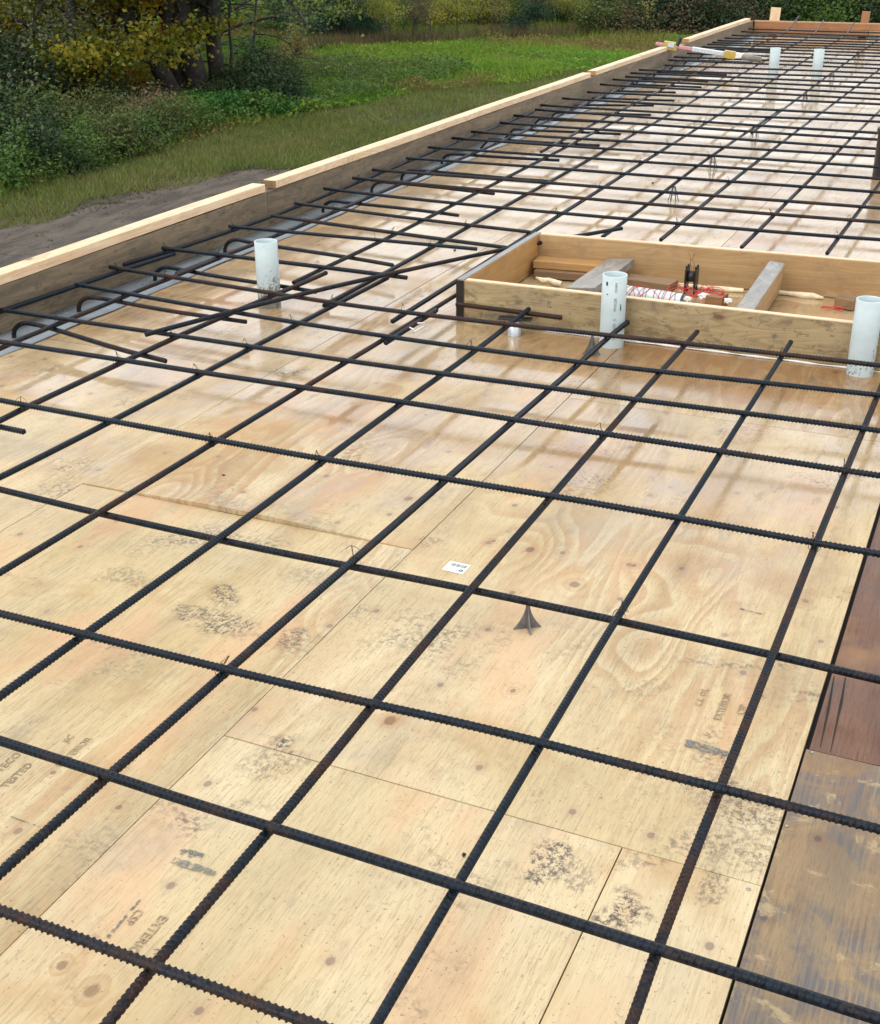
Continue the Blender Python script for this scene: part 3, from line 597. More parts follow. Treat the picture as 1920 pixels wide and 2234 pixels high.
# ------------------------------------------------------------------ rebar
BARS = {"L":{"Lj1":[[-4.063,4.193],[-4.018,4.714],[-4.014,5.017],[-3.958,5.393]],"Lj2":[[-4.072,5.102],[-3.935,5.464],[-3.943,6.045],[-3.954,6.622],[-3.985,7.667],[-3.976,8.352],[-4.038,9.016],[-4.016,9.719],[-4.017,10.345],[-4.037,11.088]],"Li1":[[-3.688,3.773],[-3.702,3.908],[-3.689,4.254],[-3.707,4.686],[-3.683,5.054],[-3.685,5.413]],"Li2":[[-3.712,5.057],[-3.701,5.465],[-3.681,5.726],[-3.662,6.008],[-3.668,6.417],[-3.706,6.966],[-3.672,7.921],[-3.692,8.841],[-3.698,9.319],[-3.724,10.123],[-3.771,10.915],[-3.725,11.617],[-3.794,13.19],[-3.923,15.165],[-3.97,16.994]],"Lh1":[[-3.117,3.133],[-3.128,3.301],[-3.106,3.836],[-3.114,4.21],[-3.081,4.566],[-3.046,5.061],[-3.033,5.362]],"Lh2":[[-3.088,5.133],[-3.078,5.726],[-3.083,6.207],[-3.08,6.569],[-3.094,7.496],[-3.147,8.914],[-3.159,9.887],[-3.188,10.982]],"Lh3":[[-3.255,9.083],[-3.319,10.374],[-3.36,11.661],[-3.373,12.794],[-3.44,15.348],[-3.496,17.235],[-3.43,21.126]],"Lg1":[[-2.77,2.744],[-2.766,2.786],[-2.746,3.3],[-2.737,3.854],[-2.734,4.199],[-2.722,4.504],[-2.72,4.95],[-2.71,5.393]],"Lg2":[[-2.76,4.843],[-2.758,5.545],[-2.774,6.184],[-2.776,6.827],[-2.824,8.86],[-2.846,10.858],[-2.931,13.991],[-2.977,16.505],[-3.024,20.906]],"Lf1":[[-2.322,2.242],[-2.312,2.653],[-2.305,3.288],[-2.292,3.764],[-2.293,4.207],[-2.283,4.511],[-2.282,4.958],[-2.279,5.288]],"Lfs":[[-2.254,4.453],[-2.256,4.972]],"Lf2":[[-2.367,4.747],[-2.367,5.491],[-2.396,6.108],[-2.382,6.924],[-2.428,7.651],[-2.413,8.508],[-2.441,9.656],[-2.439,10.881],[-2.491,13.269],[-2.551,15.988],[-2.566,20.803]],"Le1":[[-1.905,1.775],[-1.905,2.067],[-1.886,2.648],[-1.883,3.06],[-1.891,3.298],[-1.887,3.848],[-1.881,4.185],[-1.872,4.566],[-1.884,5.158]],"Le2":[[-2.002,6.622],[-1.987,7.101],[-2.008,7.667],[-2.042,8.855],[-2.047,9.426],[-2.038,10.797],[-2.011,12.063]],"Le3":[[-1.986,10.558],[-1.979,11.886],[-2.033,13.431],[-2.024,14.988],[-2.047,16.911],[-2.042,19.677]],"Ld1":[[-1.496,1.316],[-1.5,1.633],[-1.483,1.804],[-1.49,2.069],[-1.48,2.366],[-1.471,2.664],[-1.464,3.281],[-1.451,3.848],[-1.446,4.21],[-1.432,4.605],[-1.435,4.923],[-1.418,5.134]],"Ld2":[[-1.691,6.684],[-1.687,7.213],[-1.697,8.482],[-1.706,9.645],[-1.639,12.092],[-1.594,15.153]],"La1":[[-1.092,1.109],[-1.099,1.243],[-1.099,1.622],[-1.098,1.71],[-1.102,1.903],[-1.109,2.087],[-1.116,2.666],[-1.115,3.297],[-1.12,3.83],[-1.116,4.215],[-1.115,4.576],[-1.109,5.114]],"La2":[[-1.252,6.684],[-1.228,7.526],[-1.235,8.854],[-1.219,10.665],[-1.19,12.269]],"Lb1":[[-0.697,1.284],[-0.704,1.623],[-0.708,1.763],[-0.712,2.091],[-0.718,2.422],[-0.72,2.68],[-0.724,3.305],[-0.72,3.775],[-0.722,4.222],[-0.72,4.601],[-0.721,5.128]],"Lb2":[[-0.815,6.716],[-0.806,7.513],[-0.789,8.786]],"Lc1":[[-0.325,1.448],[-0.331,1.615],[-0.331,1.868],[-0.33,2.098],[-0.329,2.309],[-0.329,2.654],[-0.33,3.288],[-0.325,3.945],[-0.319,4.224],[-0.316,4.674]],"Ldiag":[[-3.162,4.056],[-3.015,4.469],[-2.895,4.805],[-2.711,5.322],[-2.448,5.785],[-2.321,6.005],[-2.048,6.482],[-1.912,6.687]]},"T":{"1":[[-1.408,1.223],[-1.265,1.225],[-1.084,1.226],[-0.814,1.225],[-0.777,1.227]],"2":[[-1.76,1.618],[-1.483,1.616],[-1.254,1.607],[-1.083,1.61],[-0.862,1.608],[-0.694,1.603],[-0.451,1.601],[-0.325,1.598],[0.035,1.595]],"3":[[-2.137,2.04],[-1.885,2.046],[-1.468,2.046],[-1.296,2.054],[-1.087,2.055],[-0.896,2.07],[-0.708,2.074],[-0.603,2.065],[-0.329,2.072],[-0.019,2.069]],"4":[[-2.737,2.702],[-2.35,2.68],[-1.911,2.683],[-1.661,2.676],[-1.484,2.687],[-1.133,2.695],[-0.806,2.692],[-0.723,2.691],[-0.334,2.689],[-0.083,2.677]],"5":[[-3.214,3.247],[-3.075,3.242],[-2.705,3.242],[-2.277,3.237],[-1.98,3.23],[-1.869,3.237],[-1.446,3.239],[-1.112,3.256],[-0.992,3.255],[-0.715,3.262],[-0.322,3.253],[-0.156,3.256]],"6":[[-3.699,3.79],[-3.102,3.802],[-2.689,3.797],[-2.31,3.796],[-1.856,3.811],[-1.432,3.797],[-1.169,3.797],[-0.713,3.809],[-0.323,3.803],[-0.219,3.805]],"7":[[-4.023,4.159],[-3.655,4.152],[-3.061,4.16],[-2.686,4.139],[-2.513,4.145],[-2.258,4.129],[-1.86,4.14],[-1.421,4.157],[-1.287,4.158],[-1.102,4.161],[-0.716,4.184],[-0.313,4.195],[-0.263,4.191]],"8":[[-3.995,4.639],[-3.611,4.597],[-3.18,4.547],[-2.715,4.494],[-2.276,4.469],[-1.832,4.467],[-1.392,4.481],[-1.101,4.495],[-0.702,4.524],[-0.305,4.549]],"9":[[-4.05,4.969],[-3.645,4.933],[-3.004,4.869],[-2.919,4.844],[-2.653,4.826],[-2.294,4.81],[-1.836,4.845],[-1.515,4.855],[-1.05,4.884],[-0.7,4.882],[-0.344,4.892]],"10":[[-4.041,5.402],[-3.659,5.39],[-3.233,5.385],[-2.587,5.359]],"11":[[-3.994,5.973],[-3.565,5.955],[-3.004,6.026],[-2.499,6.025]],"12":[[-3.915,6.307],[-3.742,6.26],[-3.078,6.199],[-2.352,6.11]],"13":[[-3.965,6.662],[-3.084,6.533],[-2.374,6.492]],"14":[[-4.026,7.135],[-3.358,7.046],[-2.719,6.998],[-2.222,7.018],[-1.984,7.011],[-1.658,7.01],[-1.216,7.018],[-0.795,7.023],[-0.592,7.046]],"15":[[-4.025,7.529],[-3.053,7.448],[-2.373,7.479],[-1.672,7.457],[-1.211,7.477],[-0.785,7.464],[-0.642,7.479]],"16":[[-4.039,7.848],[-3.396,7.847],[-2.495,7.851],[-1.959,7.87],[-1.194,7.861],[-0.686,7.865]],"17":[[-4.018,8.344],[-3.074,8.373],[-2.66,8.355],[-1.979,8.366],[-1.226,8.343],[-0.742,8.348]],"18":[[-4.062,8.826],[-3.115,8.822],[-2.821,8.85],[-1.994,8.889],[-1.247,8.788],[-0.795,8.816]],"19":[[-4.066,9.284],[-2.959,9.271],[-1.908,9.282],[-1.208,9.238],[-0.845,9.249]],"20":[[-4.057,9.643],[-3.086,9.661],[-1.922,9.615],[-0.896,9.692]],"21":[[-4.021,10.186],[-3.25,10.16],[-1.953,10.057],[-0.933,10.014]],"22":[[-4.075,10.632],[-3.376,10.546],[-1.95,10.486],[-0.983,10.447]],"23":[[-4.019,11.039],[-3.511,10.96],[-1.795,10.781],[-1.02,10.771]],"24":[[-4.108,11.328],[-3.629,11.32],[-2.766,11.15],[-1.093,11.398]]}}
def catmull(P, step=.05):
    P = [np.array(p, float) for p in P]
    if len(P) == 2:
        n = max(2, int(np.linalg.norm(P[1]-P[0])/step)); return [P[0]+(P[1]-P[0])*k/n for k in range(n+1)]
    Q = [2*P[0]-P[1]]+P+[2*P[-1]-P[-2]]; out = []
    for i in range(1, len(Q)-2):
        L = np.linalg.norm(Q[i+1]-Q[i]); n = max(1, int(L/step))
        # limited tangents keep the bar nearly straight between survey points
        m0 = .5*(Q[i+1]-Q[i-1])/max(1e-6, np.linalg.norm(Q[i+1]-Q[i-1]))*L*1.0*2; m1 = .5*(Q[i+2]-Q[i])/max(1e-6, np.linalg.norm(Q[i+2]-Q[i]))*L*2
        for k in range(n):
            t = k/n; h = (2*t**3-3*t**2+1, t**3-2*t**2+t, -2*t**3+3*t**2, t**3-t**2)
            out.append(h[0]*Q[i]+h[1]*m0+h[2]*Q[i+1]+h[3]*m1)
    out.append(Q[-2]); return out
def smooth(P, axis, k):
    """survey noise on far points: relax the coordinate across the bar"""
    P = [list(p) for p in P]
    for _ in range(k):
        N = [list(p) for p in P]
        for i in range(1, len(P)-1):
            t = (P[i][1-axis]-P[i-1][1-axis])/((P[i+1][1-axis]-P[i-1][1-axis]) or 1e-6)
            mid = P[i-1][axis]*(1-t)+P[i+1][axis]*t
            N[i][axis] = P[i][axis]*.5+mid*.5
        P = N
    return P
PITCHR = .0128
def rebar_mesh(path, r=.0089, h=.0028):
    P = np.array(path); seg = np.linalg.norm(np.diff(P, axis=0), axis=1); S = np.concatenate([[0], np.cumsum(seg)])
    ss = [0.]; s = 0.
    while s < S[-1]-1e-6:
        p = np.array([np.interp(s, S, P[:, k]) for k in range(3)]); q = seen(p)
        inside = q and -140 < q[0] < 2060 and -100 < q[1] < 2400
        if inside and q[2] < 4.6: st = PITCHR/6
        elif inside and q[2] < 9.5: st = PITCHR/4
        elif inside: st = .12
        else: st = .03
        s = min(S[-1], s+st); ss.append(s)
    ss = np.array(ss); X = np.stack([np.interp(ss, S, P[:, k]) for k in range(3)], 1)
    dens = np.gradient(ss) < PITCHR*.45
    Tn = np.stack([np.interp(ss, S, np.gradient(P[:, k], S)) for k in range(3)], 1); Tn /= np.linalg.norm(Tn, axis=1)[:, None]
    h2 = Tn[:, :2].copy()
    side = np.stack([Tn[:, 1], -Tn[:, 0], np.zeros(len(Tn))], 1); ln = np.linalg.norm(side, axis=1)
    mean = side[ln > .3].mean(0); mean /= np.linalg.norm(mean)
    side = np.where((ln > .3)[:, None], side/np.maximum(ln, 1e-6)[:, None], mean)
    up = np.cross(side, Tn)
    n = 12; a = np.linspace(0, 2*np.pi, n, endpoint=False); roll = random.uniform(0, math.pi)
    ph = np.mod((ss[:, None]/PITCHR)+.32*np.cos(a+roll)[None], 1.)
    prof = np.clip(1.35*np.exp(-((ph-.5)/.15)**2), 0, 1)
    lon = np.exp(-(np.abs(np.sin(a+roll))/.28)**2)
    rr = r+h*np.maximum(prof*np.minimum(1, 1.25*np.abs(np.sin(a+roll)))[None], .8*lon[None])
    rr = np.where(dens[:, None], rr, r+h*.62)
    V = X[:, None]+rr[..., None]*(side[:, None]*np.cos(a)[None, :, None]+up[:, None]*np.sin(a)[None, :, None])
    m = len(ss); idx = np.arange(m*n).reshape(m, n); nx = np.roll(idx, -1, 1)
    F = np.stack([idx[:-1], nx[:-1], nx[1:], idx[1:]], -1).reshape(-1, 4)
    V = V.reshape(-1, 3)
    # end caps as quads fans on a centre point
    V = np.concatenate([V, X[:1], X[-1:]]); c0, c1 = m*n, m*n+1
    caps = [(idx[0][(k+1) % n], idx[0][k], idx[0][k], c0) for k in range(0)]
    capF = []
    for k in range(0, n, 2):
        capF.append((idx[0][(k+2) % n], idx[0][k+1], idx[0][k], c0)); capF.append((idx[-1][k], idx[-1][k+1], idx[-1][(k+2) % n], c1))
    F = np.concatenate([F, np.array(capF)])
    return V, F
ALLB = {}
def rebar(path, label, group, rusty=False, name='rebar'):
    V, F = rebar_mesh(path); c = np.array(path).mean(0); c[2] = 0
    o = link(name, mesh_np('rebar', V-c, F, True), M_REBR if rusty else M_REB, loc=tuple(c))
    return tag(o, label, 'rebar', group)
zL, zT, z4 = .105, .126, .084
GL, GT = 'lengthwise reinforcing bars', 'crosswise reinforcing bars'
Llab = {
 'Lj1': 'near lengthwise bar closest to the left form wall, ending at the first overlap',
 'Lj2': 'long lengthwise bar hugging the left form wall beyond the first overlap',
 'Li1': 'near lengthwise bar lying over the grey membrane strip',
 'Li2': 'long rust-tinged lengthwise bar lying over the membrane strip into the distance',
 'Lh1': 'lengthwise bar starting mid left edge and ending beside the mud-spattered pipe',
 'Lh2': 'lengthwise bar running from the mud-spattered pipe to the middle distance',
 'Lh3': 'leftmost lengthwise bar reaching the far form wall',
 'Lg1': 'lengthwise bar from the left edge with its far end left of the box frame',
 'Lg2': 'lengthwise bar starting left of the box, second at the far wall',
 'Lf1': 'lengthwise bar from the left edge to the front left corner of the box frame',
 'Lfs': 'short splice bar tied alongside a long bar left of the box frame',
 'Lf2': 'lengthwise bar passing the left side of the box, third at the far wall',
 'Le1': 'lengthwise bar ending in front of the left end of the box frame',
 'Le2': 'lengthwise bar starting behind the left end of the box frame',
 'Le3': 'far lengthwise bar overlapping another left of the black sleeve',
 'Ld1': 'lengthwise bar ending in front of the printed white pipe stub',
 'Ld2': 'lengthwise bar behind the printed pipe stub, running far across the deck',
 'La1': 'lengthwise bar from the lower left to the middle of the box',
 'La2': 'lengthwise bar behind the middle of the box frame toward the black sleeve',
 'Lb1': 'lengthwise bar from the bottom middle to the right of the box',
 'Lb2': 'short visible lengthwise bar behind the right part of the box frame',
 'Lc1': 'lengthwise bar rising from the bottom right, nearest the red sheet',
 'Ldiag': 'bar laid askew across the mesh toward the box back corner'}
short = {'Lj1': 'the near bar by the form wall', 'Lj2': 'the far bar by the form wall', 'Li1': 'the near membrane bar', 'Li2': 'the far membrane bar', 'Lh1': 'the bar ending at the muddy pipe', 'Lh2': 'the bar starting at the muddy pipe', 'Lh3': 'the leftmost bar at the far wall',
 'Lg1': 'the bar ending left of the box', 'Lg2': 'the second bar to the far wall', 'Lf1': 'the bar reaching the box corner', 'Lf2': 'the bar along the box side', 'Le1': 'the bar ending at the box left end', 'Le2': 'the bar behind the box left end', 'Le3': 'the bar left of the sleeve',
 'Ld1': 'the bar ending at the printed pipe', 'Ld2': 'the bar behind the printed pipe', 'La1': 'the bar ending mid box', 'La2': 'the bar behind mid box', 'Lb1': 'the bar rising from bottom middle', 'Lb2': 'the bar behind the box right part', 'Lc1': 'the bar nearest the red sheet'}
for k, P in BARS['L'].items():
    P = smooth([tuple(p) for p in P], 0, 1 if k[-1] == '1' else 3)
    a, b = np.array(P[0]), np.array(P[1]); d = (a-b)/np.linalg.norm(a-b)
    if k in ('Lj1', 'Li1', 'Lh1', 'Lg1', 'Lf1', 'Le1', 'Ld1', 'La1', 'Lb1', 'Lc1'): P = [tuple(a+d*(a[1]+.9)/max(.3, -d[1]))]+P
    if k in ('Le3', 'La2', 'Lb2', 'Ld2'):
        a, b = np.array(P[-1]), np.array(P[-2]); d = (a-b)/np.linalg.norm(a-b); P = P+[tuple(a+d*(20.6-a[1]))]
    if k == 'Lc1': a, b = np.array(P[-1]), np.array(P[-2]); d = (a-b)/np.linalg.norm(a-b); P = P+[tuple(a+d*.4)]
    z = .147 if k == 'Ldiag' else zL
    path = [(p[0], p[1], z+.0014*math.sin(p[0]*3+p[1]*2.3)) for p in catmull(P)]
    if k == 'Lfs': path = [(p[0], p[1], zL+.002) for p in path]
    if k in ('Lh3', 'Lg2', 'Lf2', 'Ld2', 'Le3', 'La2', 'Lb2'):      # the far ends are bent up a little at the wall
        path = [(x, y, z+max(0, y-20.1)*.16) for x, y, z in path]
    if k not in ('Lfs', 'Ldiag'): ALLB[k] = path
    rebar(path, Llab[k], GL, rusty=k in ('Li2', 'Ldiag', 'Lh2'))
T = {int(k): v for k, v in BARS['T'].items()}
farT = [(11.835, 11.74), (12.375, 12.55), (13.02, 12.80), (13.49, 13.2), (13.78, 13.73), (14.12, 14.15), (14.45, 14.66), (15.04, 15.06), (15.6, 15.5), (15.99, 15.95), (16.48, 16.4), (16.93, 16.9), (17.36, 17.3), (17.75, 17.7), (18.04, 18.05), (18.36, 18.45), (18.78, 18.8), (19.25, 19.2), (19.89, 19.7), (20.41, 20.3)]
stx = [-4.04, -3.97, -4.04, -4.05, -4.0, -4.04, -4.04, -3.9, -4.0, -4.04, -4.0, -3.92, -4.02, -4.04, -4.04, -4.04, -4.04, -4.04, -4.04, -4.04]
for i, (ya, yb) in enumerate(farT):
    xs = stx[i]; k = 25+i
    T[k] = [(xs, ya), (xs+(-1.2-xs)*.5+random.uniform(-.2, .2), (ya+yb)/2+random.uniform(-.03, .03)), (-1.2, yb), (1.6, yb+random.uniform(-.08, .08))]
NT_ = max(T)
for k in sorted(T):
    P = smooth([tuple(p) for p in T[k]], 1, 1 if k < 8 else 2)
    a, b = np.array(P[0]), np.array(P[1]); d = (a-b)/np.linalg.norm(a-b)
    if k <= 6: P = [tuple(a+d*((a[0]+3.98)/-d[0]))]+P
    a, b = np.array(P[-1]), np.array(P[-3 if len(P) > 2 else -2]); d = (a-b)/np.linalg.norm(a-b)
    if k not in (10, 11, 12, 13) and k < 25: P = P+[tuple(a+d*((1.1-a[0])/d[0]))]
    z = z4 if k == 4 else zT
    path = [(p[0], p[1], z+.0012*math.sin(p[0]*2.7+k)) for p in catmull(P)]
    ALLB[k] = path
    extra = {4: ', resting on a grey chair', 9: ', lying just in front of the box frame', 10: ', cut short left of the box frame', 11: ', cut short left of the box frame',
             12: ', ending at the back of the box', 13: ', ending at the box back corner', 14: ', first to pass behind the box'}.get(k, '')
    rebar(path, 'crosswise bar, %s from the bottom%s' % (ordw(k), extra), GT, rusty=k in (7, 20, 26))
# short rusty bar lying against the box foot
rebar([tuple(p) for p in catmull([(-2.225, 5.12, .10), (-1.72, 5.135, .090)])], 'short rusty bar lying against the foot of the box frame', GT, rusty=True)
# hooked bars that come up at the membrane and run under the mesh
_h = at(57, 940, .084)
hooks = [(_h.y+.03, _h.x, _h.y), (4.151, -3.0, 3.961), (4.60, -2.99, 4.542), (5.211, -2.946, 5.089), (5.868, -2.828, 5.693), (7.0, -2.988, 6.918), (7.68, -3.031, 7.605), (8.15, -2.843, 8.133), (8.85, -3.046, 8.901), (9.62, -2.973, 9.627),
         (10.16, -2.983, 10.231), (10.78, -3.05, 10.85), (11.22, -3.05, 11.4), (11.75, -3.188, 12.0), (12.3, -3.1, 12.4), (12.9, -3.24, 12.99), (13.5, -3.1, 13.5), (14.0, -3.155, 14.015), (14.7, -3.1, 14.7), (15.4, -3.307, 15.443), (16.1, -3.1, 16.1), (16.9, -3.1, 16.9), (17.6, -3.1, 17.6)]
for i, (y0, xe, ye) in enumerate(hooks):
    pts = []; x0 = -3.965; rad = .075; z = .084
    for k in range(9):
        an = math.pi-(math.pi/2)*k/8; pts.append((x0+rad+rad*1.25*math.cos(an)+.02, y0, z-rad+rad*math.sin(an)))
    pts[0] = (pts[0][0], y0, .004)
    xa = pts[-1][0]; n = 14
    for k in range(1, n+1):
        t = k/n; pts.append((xa+(xe-xa)*t, y0+(ye-y0)*t+.01*math.sin(t*5+i), z))
    rebar(pts, 'hooked bar rising from the membrane strip, %s from near end' % ordw(i+1), 'hooked bars along the left form wall', rusty=i % 4 == 1, name='hooked_rebar')

# ------------------------------------------------------------------ chairs under the bars
def fin_chair(loc, h, rz, label):
    e = empty('rebar_chair', (loc[0], loc[1], 0), label, 'rebar chair', 'plastic chairs holding the bars up', rot=(0, 0, rz))
    n = 9; w = .034
    for k in range(4):
        pts = []
        for i in range(n):
            t = i/(n-1); z = h*t; x = w*(1-t)**1.9+.0045
            pts.append((x, z))
        V = []; 
        for s in (-.0022, .0022):
            V += [(0, s, 0), (0, s, h)]+[(x, s, z) for x, z in pts]
        m_ = n+2; F = []
        for s in range(2):
            b = s*m_
            for i in range(n-1):
                F.append((b+0, b+2+i, b+3+i, b+1) if i == -1 else (b+(0 if i < n//2 else 1), b+2+i, b+3+i, b+(0 if i < n//2 else 1)))
        F = [f for f in F]
        bm = bmesh.new(); vs = [bm.verts.new(v) for v in V]
        poly = [0]+[2+i for i in range(n)]+[1]
        bm.faces.new([vs[i] for i in poly]); bm.faces.new([vs[m_+i] for i in reversed(poly)])
        for i in range(len(poly)): a_, b_ = poly[i], poly[(i+1) % len(poly)]; bm.faces.new([vs[b_], vs[a_], vs[m_+a_], vs[m_+b_]])
        me = bpy.data.meshes.new('fin'); bm.to_mesh(me); bm.free()
        link('fin', me, M_GPL, parent=e, rot=(0, 0, k*math.pi/2))
    return e
def leg_chair(loc, h, label):
    e = empty('rebar_chair', (loc[0], loc[1], 0), label, 'rebar chair', 'plastic chairs holding the bars up')
    for k in range(6):
        a = k*math.pi/3+.3; c, s = math.cos(a), math.sin(a)
        V, F = tube([(c*.034, s*.034, .003), (c*.024, s*.024, h*.4), (c*.012, s*.012, h*.85), (c*.009, s*.009, h)], [.0035, .003, .003, .003], 6)
        link('leg', mesh_np('l', V, F, True), M_GPL, parent=e)
    link('ring', lathe([(.021, h*.45), (.026, h*.45), (.026, h*.49), (.021, h*.49), (.021, h*.45)], 16), M_GPL, parent=e)
    link('saddle', lathe([(.001, h-.004), (.013, h-.004), (.013, h+.002), (.001, h+.002)], 14), M_GPL, parent=e)
fin_chair((-.969, 2.702), .074, .6, 'grey four-finned plastic chair under a bar right of the barcode sticker')
fin_chair((-1.520, 4.955), .100, .3, 'grey finned plastic chair at the foot of the printed white pipe stub')
for i, (p, w) in enumerate([((-2.012, 8.21), 'nearest of the row behind the box frame'), ((-2.045, 9.47), 'second of the row behind the box frame'), ((-2.05, 11.03), 'third of the row behind the box frame'),
     ((-2.02, 13.36), 'fourth of the row, near the black sleeve'), ((-2.07, 15.47), 'fifth of the row, beside the far white pipes'), ((-2.10, 17.8), 'farthest of the row near the far wall')]):
    leg_chair(p, .094, 'small legged plastic chair, '+w)
ps = empty('capped_stub', (-1.925, 5.085, 0), 'short grey capped stub under the bars at the front of the box frame', 'stub')
link('stub_pipe', lathe([(.030, 0), (.030, .062), (.022, .064), (.001, .064)], 24), M_ALU, parent=ps)
link('cap_plate', box_me(.15, .05, .008, .002), M_BLACK, parent=ps, loc=(0, .01, .074), rot=(0, 0, .2))
# splice clamp on the short splice bar
cpos = at(905, 717, zL+.012); cl = empty('splice_clamp', cpos, 'small metal wire clip on the splice bars left of the box frame', 'clip')
dv = Vector((.02, .5, 0)).normalized()
for s in (-1, 1):
    V, F = tube([dv*.05*s+Vector((.02, 0, 0)), dv*.05*s+Vector((.02, 0, .014)), dv*.035*s+Vector((-.006, 0, .014))], .003, 6); link('clip_end', mesh_np('c', V, F, True), M_ALU, parent=cl)
V, F = tube([dv*-.05+Vector((.02, 0, .0)), dv*.05+Vector((.02, 0, 0))], .003, 6); link('clip_bar', mesh_np('c', V, F, True), M_ALU, parent=cl)

# ------------------------------------------------------------------ tie wires
def tie_mesh(v):
    rs = random.Random(v); parts = []
    r = .017
    for q in (0, 1):
        a0 = math.pi/4+q*math.pi/2; pts = []
        for k in range(17):
            t = 2*math.pi*k/16; pts.append((math.cos(a0)*r*math.cos(t), math.sin(a0)*r*math.cos(t), .0205*math.sin(t)))
        parts.append(tube(pts, .0009, 4))
    lean = Vector((rs.uniform(-.6, .6), rs.uniform(-.6, .6), 1)).normalized(); b = Vector((rs.uniform(-.008, .008), rs.uniform(-.008, .008), .016))
    tip = b+lean*rs.uniform(.018, .032)
    for q in (0, 1):
        pts = [b+lean*(.03*k/8)+Vector((math.cos(k*2.1+q*math.pi), math.sin(k*2.1+q*math.pi), 0))*.0014 for k in range(9)]
        out = Vector((rs.uniform(-1, 1), rs.uniform(-1, 1), -.3)).normalized()
        pts += [tip+out*.006, tip+out*.014+Vector((0, 0, -.002)), tip+out*.022+Vector((0, 0, -.009))]
        parts.append(tube(pts, .0008, 4))
    return tubes_me(parts, 'tie')
TIES = [tie_mesh(k) for k in range(7)]
def crossing(A, B):
    A, B = np.array(A)[:, :2], np.array(B)[:, :2]
    for i in range(0, len(A)-1):
        p, r = A[i], A[i+1]-A[i]
        q = B[:-1]; s = B[1:]-B[:-1]
        den = r[0]*s[:, 1]-r[1]*s[:, 0]; den = np.where(abs(den) < 1e-9, 1e-9, den)
        qp = q-p; t = (qp[:, 0]*s[:, 1]-qp[:, 1]*s[:, 0])/den; u = (qp[:, 0]*r[1]-qp[:, 1]*r[0])/den
        ok = (t >= 0) & (t < 1) & (u >= 0) & (u < 1)
        if ok.any(): return p+r*t[ok][0]
    return None
seen_ties = {('Lh1', 5), ('Lf1', 5), ('Le1', 5), ('Ld1', 4), ('Le1', 3) if 0 else ('Ld1', 3), ('Lb1', 4), ('La1', 6), ('Lc1', 5), ('Lg1', 6), ('Lh1', 6), ('Le1', 8), ('Li1', 7), ('Lg1', 8), ('Lc1', 6), ('Lh1', 7), ('Lg1', 7)}
cnt = 0
for lk in [k for k in ALLB if isinstance(k, str)]:
    for tk in [k for k in ALLB if not isinstance(k, str)]:
        near = tk <= 8
        if near and (lk, tk) not in seen_ties: continue
        if not near and random.random() > (.55 if tk < 16 else .22): continue
        if tk > 24: continue
        p = crossing(ALLB[lk], ALLB[tk])
        if p is None: continue
        q = seen((p[0], p[1], .11))
        if not q or not (-10 < q[0] < 1930 and 0 < q[1] < 2240): continue
        z = (zL+z4)/2+.004 if tk == 4 else (zL+zT)/2
        o = link('tie_wire', TIES[cnt % 7], None, loc=(p[0], p[1], z), rot=(0, 0, random.uniform(0, 6)))
        if not TIES[cnt % 7].materials: TIES[cnt % 7].materials.append(M_WIRE)
        tag(o, 'tie wire on %s at %s crosswise bar' % (short[lk], ordw(tk)), 'tie wire', 'tie wires at the bar crossings'); cnt += 1

# ------------------------------------------------------------------ level lying on the wall cap and the bars
A_, B_ = at(1431, 95, .285), at(1604, 121, .165)
dl = (B_-A_); Ll = dl.length; lv = empty('spirit_level', (A_+B_)/2, 'long white and yellow spirit level resting on the form wall and the bars', 'spirit level')
upv = Vector((0, 0, 1))
def lp_(name, t0, t1, w, h, mat, dz=0):
    return board(name, A_+dl*t0+upv*dz, A_+dl*t1+upv*dz, w, h, mat, parent=lv, bev=.004, warp=0, cuts=0)
lp_('chalked_rail', 0, .46, .05, .035, M_PINK, .0)
lp_('white_rail', .46, .97, .055, .05, M_ALU, .0)
f = lp_('vial_housing', .10, .27, .10, .09, M_YEL, .0); 
f2 = lp_('vial_housing', .86, 1.0, .09, .085, M_YEL, .0)
board('vial_window', A_+dl*.145+Vector((.02, -.053, .01)), A_+dl*.225+Vector((.02, -.053, .01)), .004, .05, M_ALU, parent=lv, bev=.001, warp=0, cuts=0)
e = at(1618, 124, .16); board('end_cap', B_, B_+dl.normalized()*.10, .07, .07, M_CHALK, parent=lv, cuts=0)
kb = at(1477, 100, .30); V, F = tube([kb-lv.location, kb-lv.location+Vector((.03, .02, .09))], [.022, .028], 10); link('knob', mesh_np('k', V, F, True), M_BLACK, parent=lv)
gw = at(1640, 127, .16); gd = dl.normalized()
V, F = tube([gw-gd*.12, gw-gd*.1, gw+gd*.1, gw+gd*.12], [.02, .036, .036, .02], 12); tag(link('grip_roll', mesh_np('g', V, F, True), M_GREY), 'grey cylindrical roll lying on the bars beyond the spirit level', 'roll')

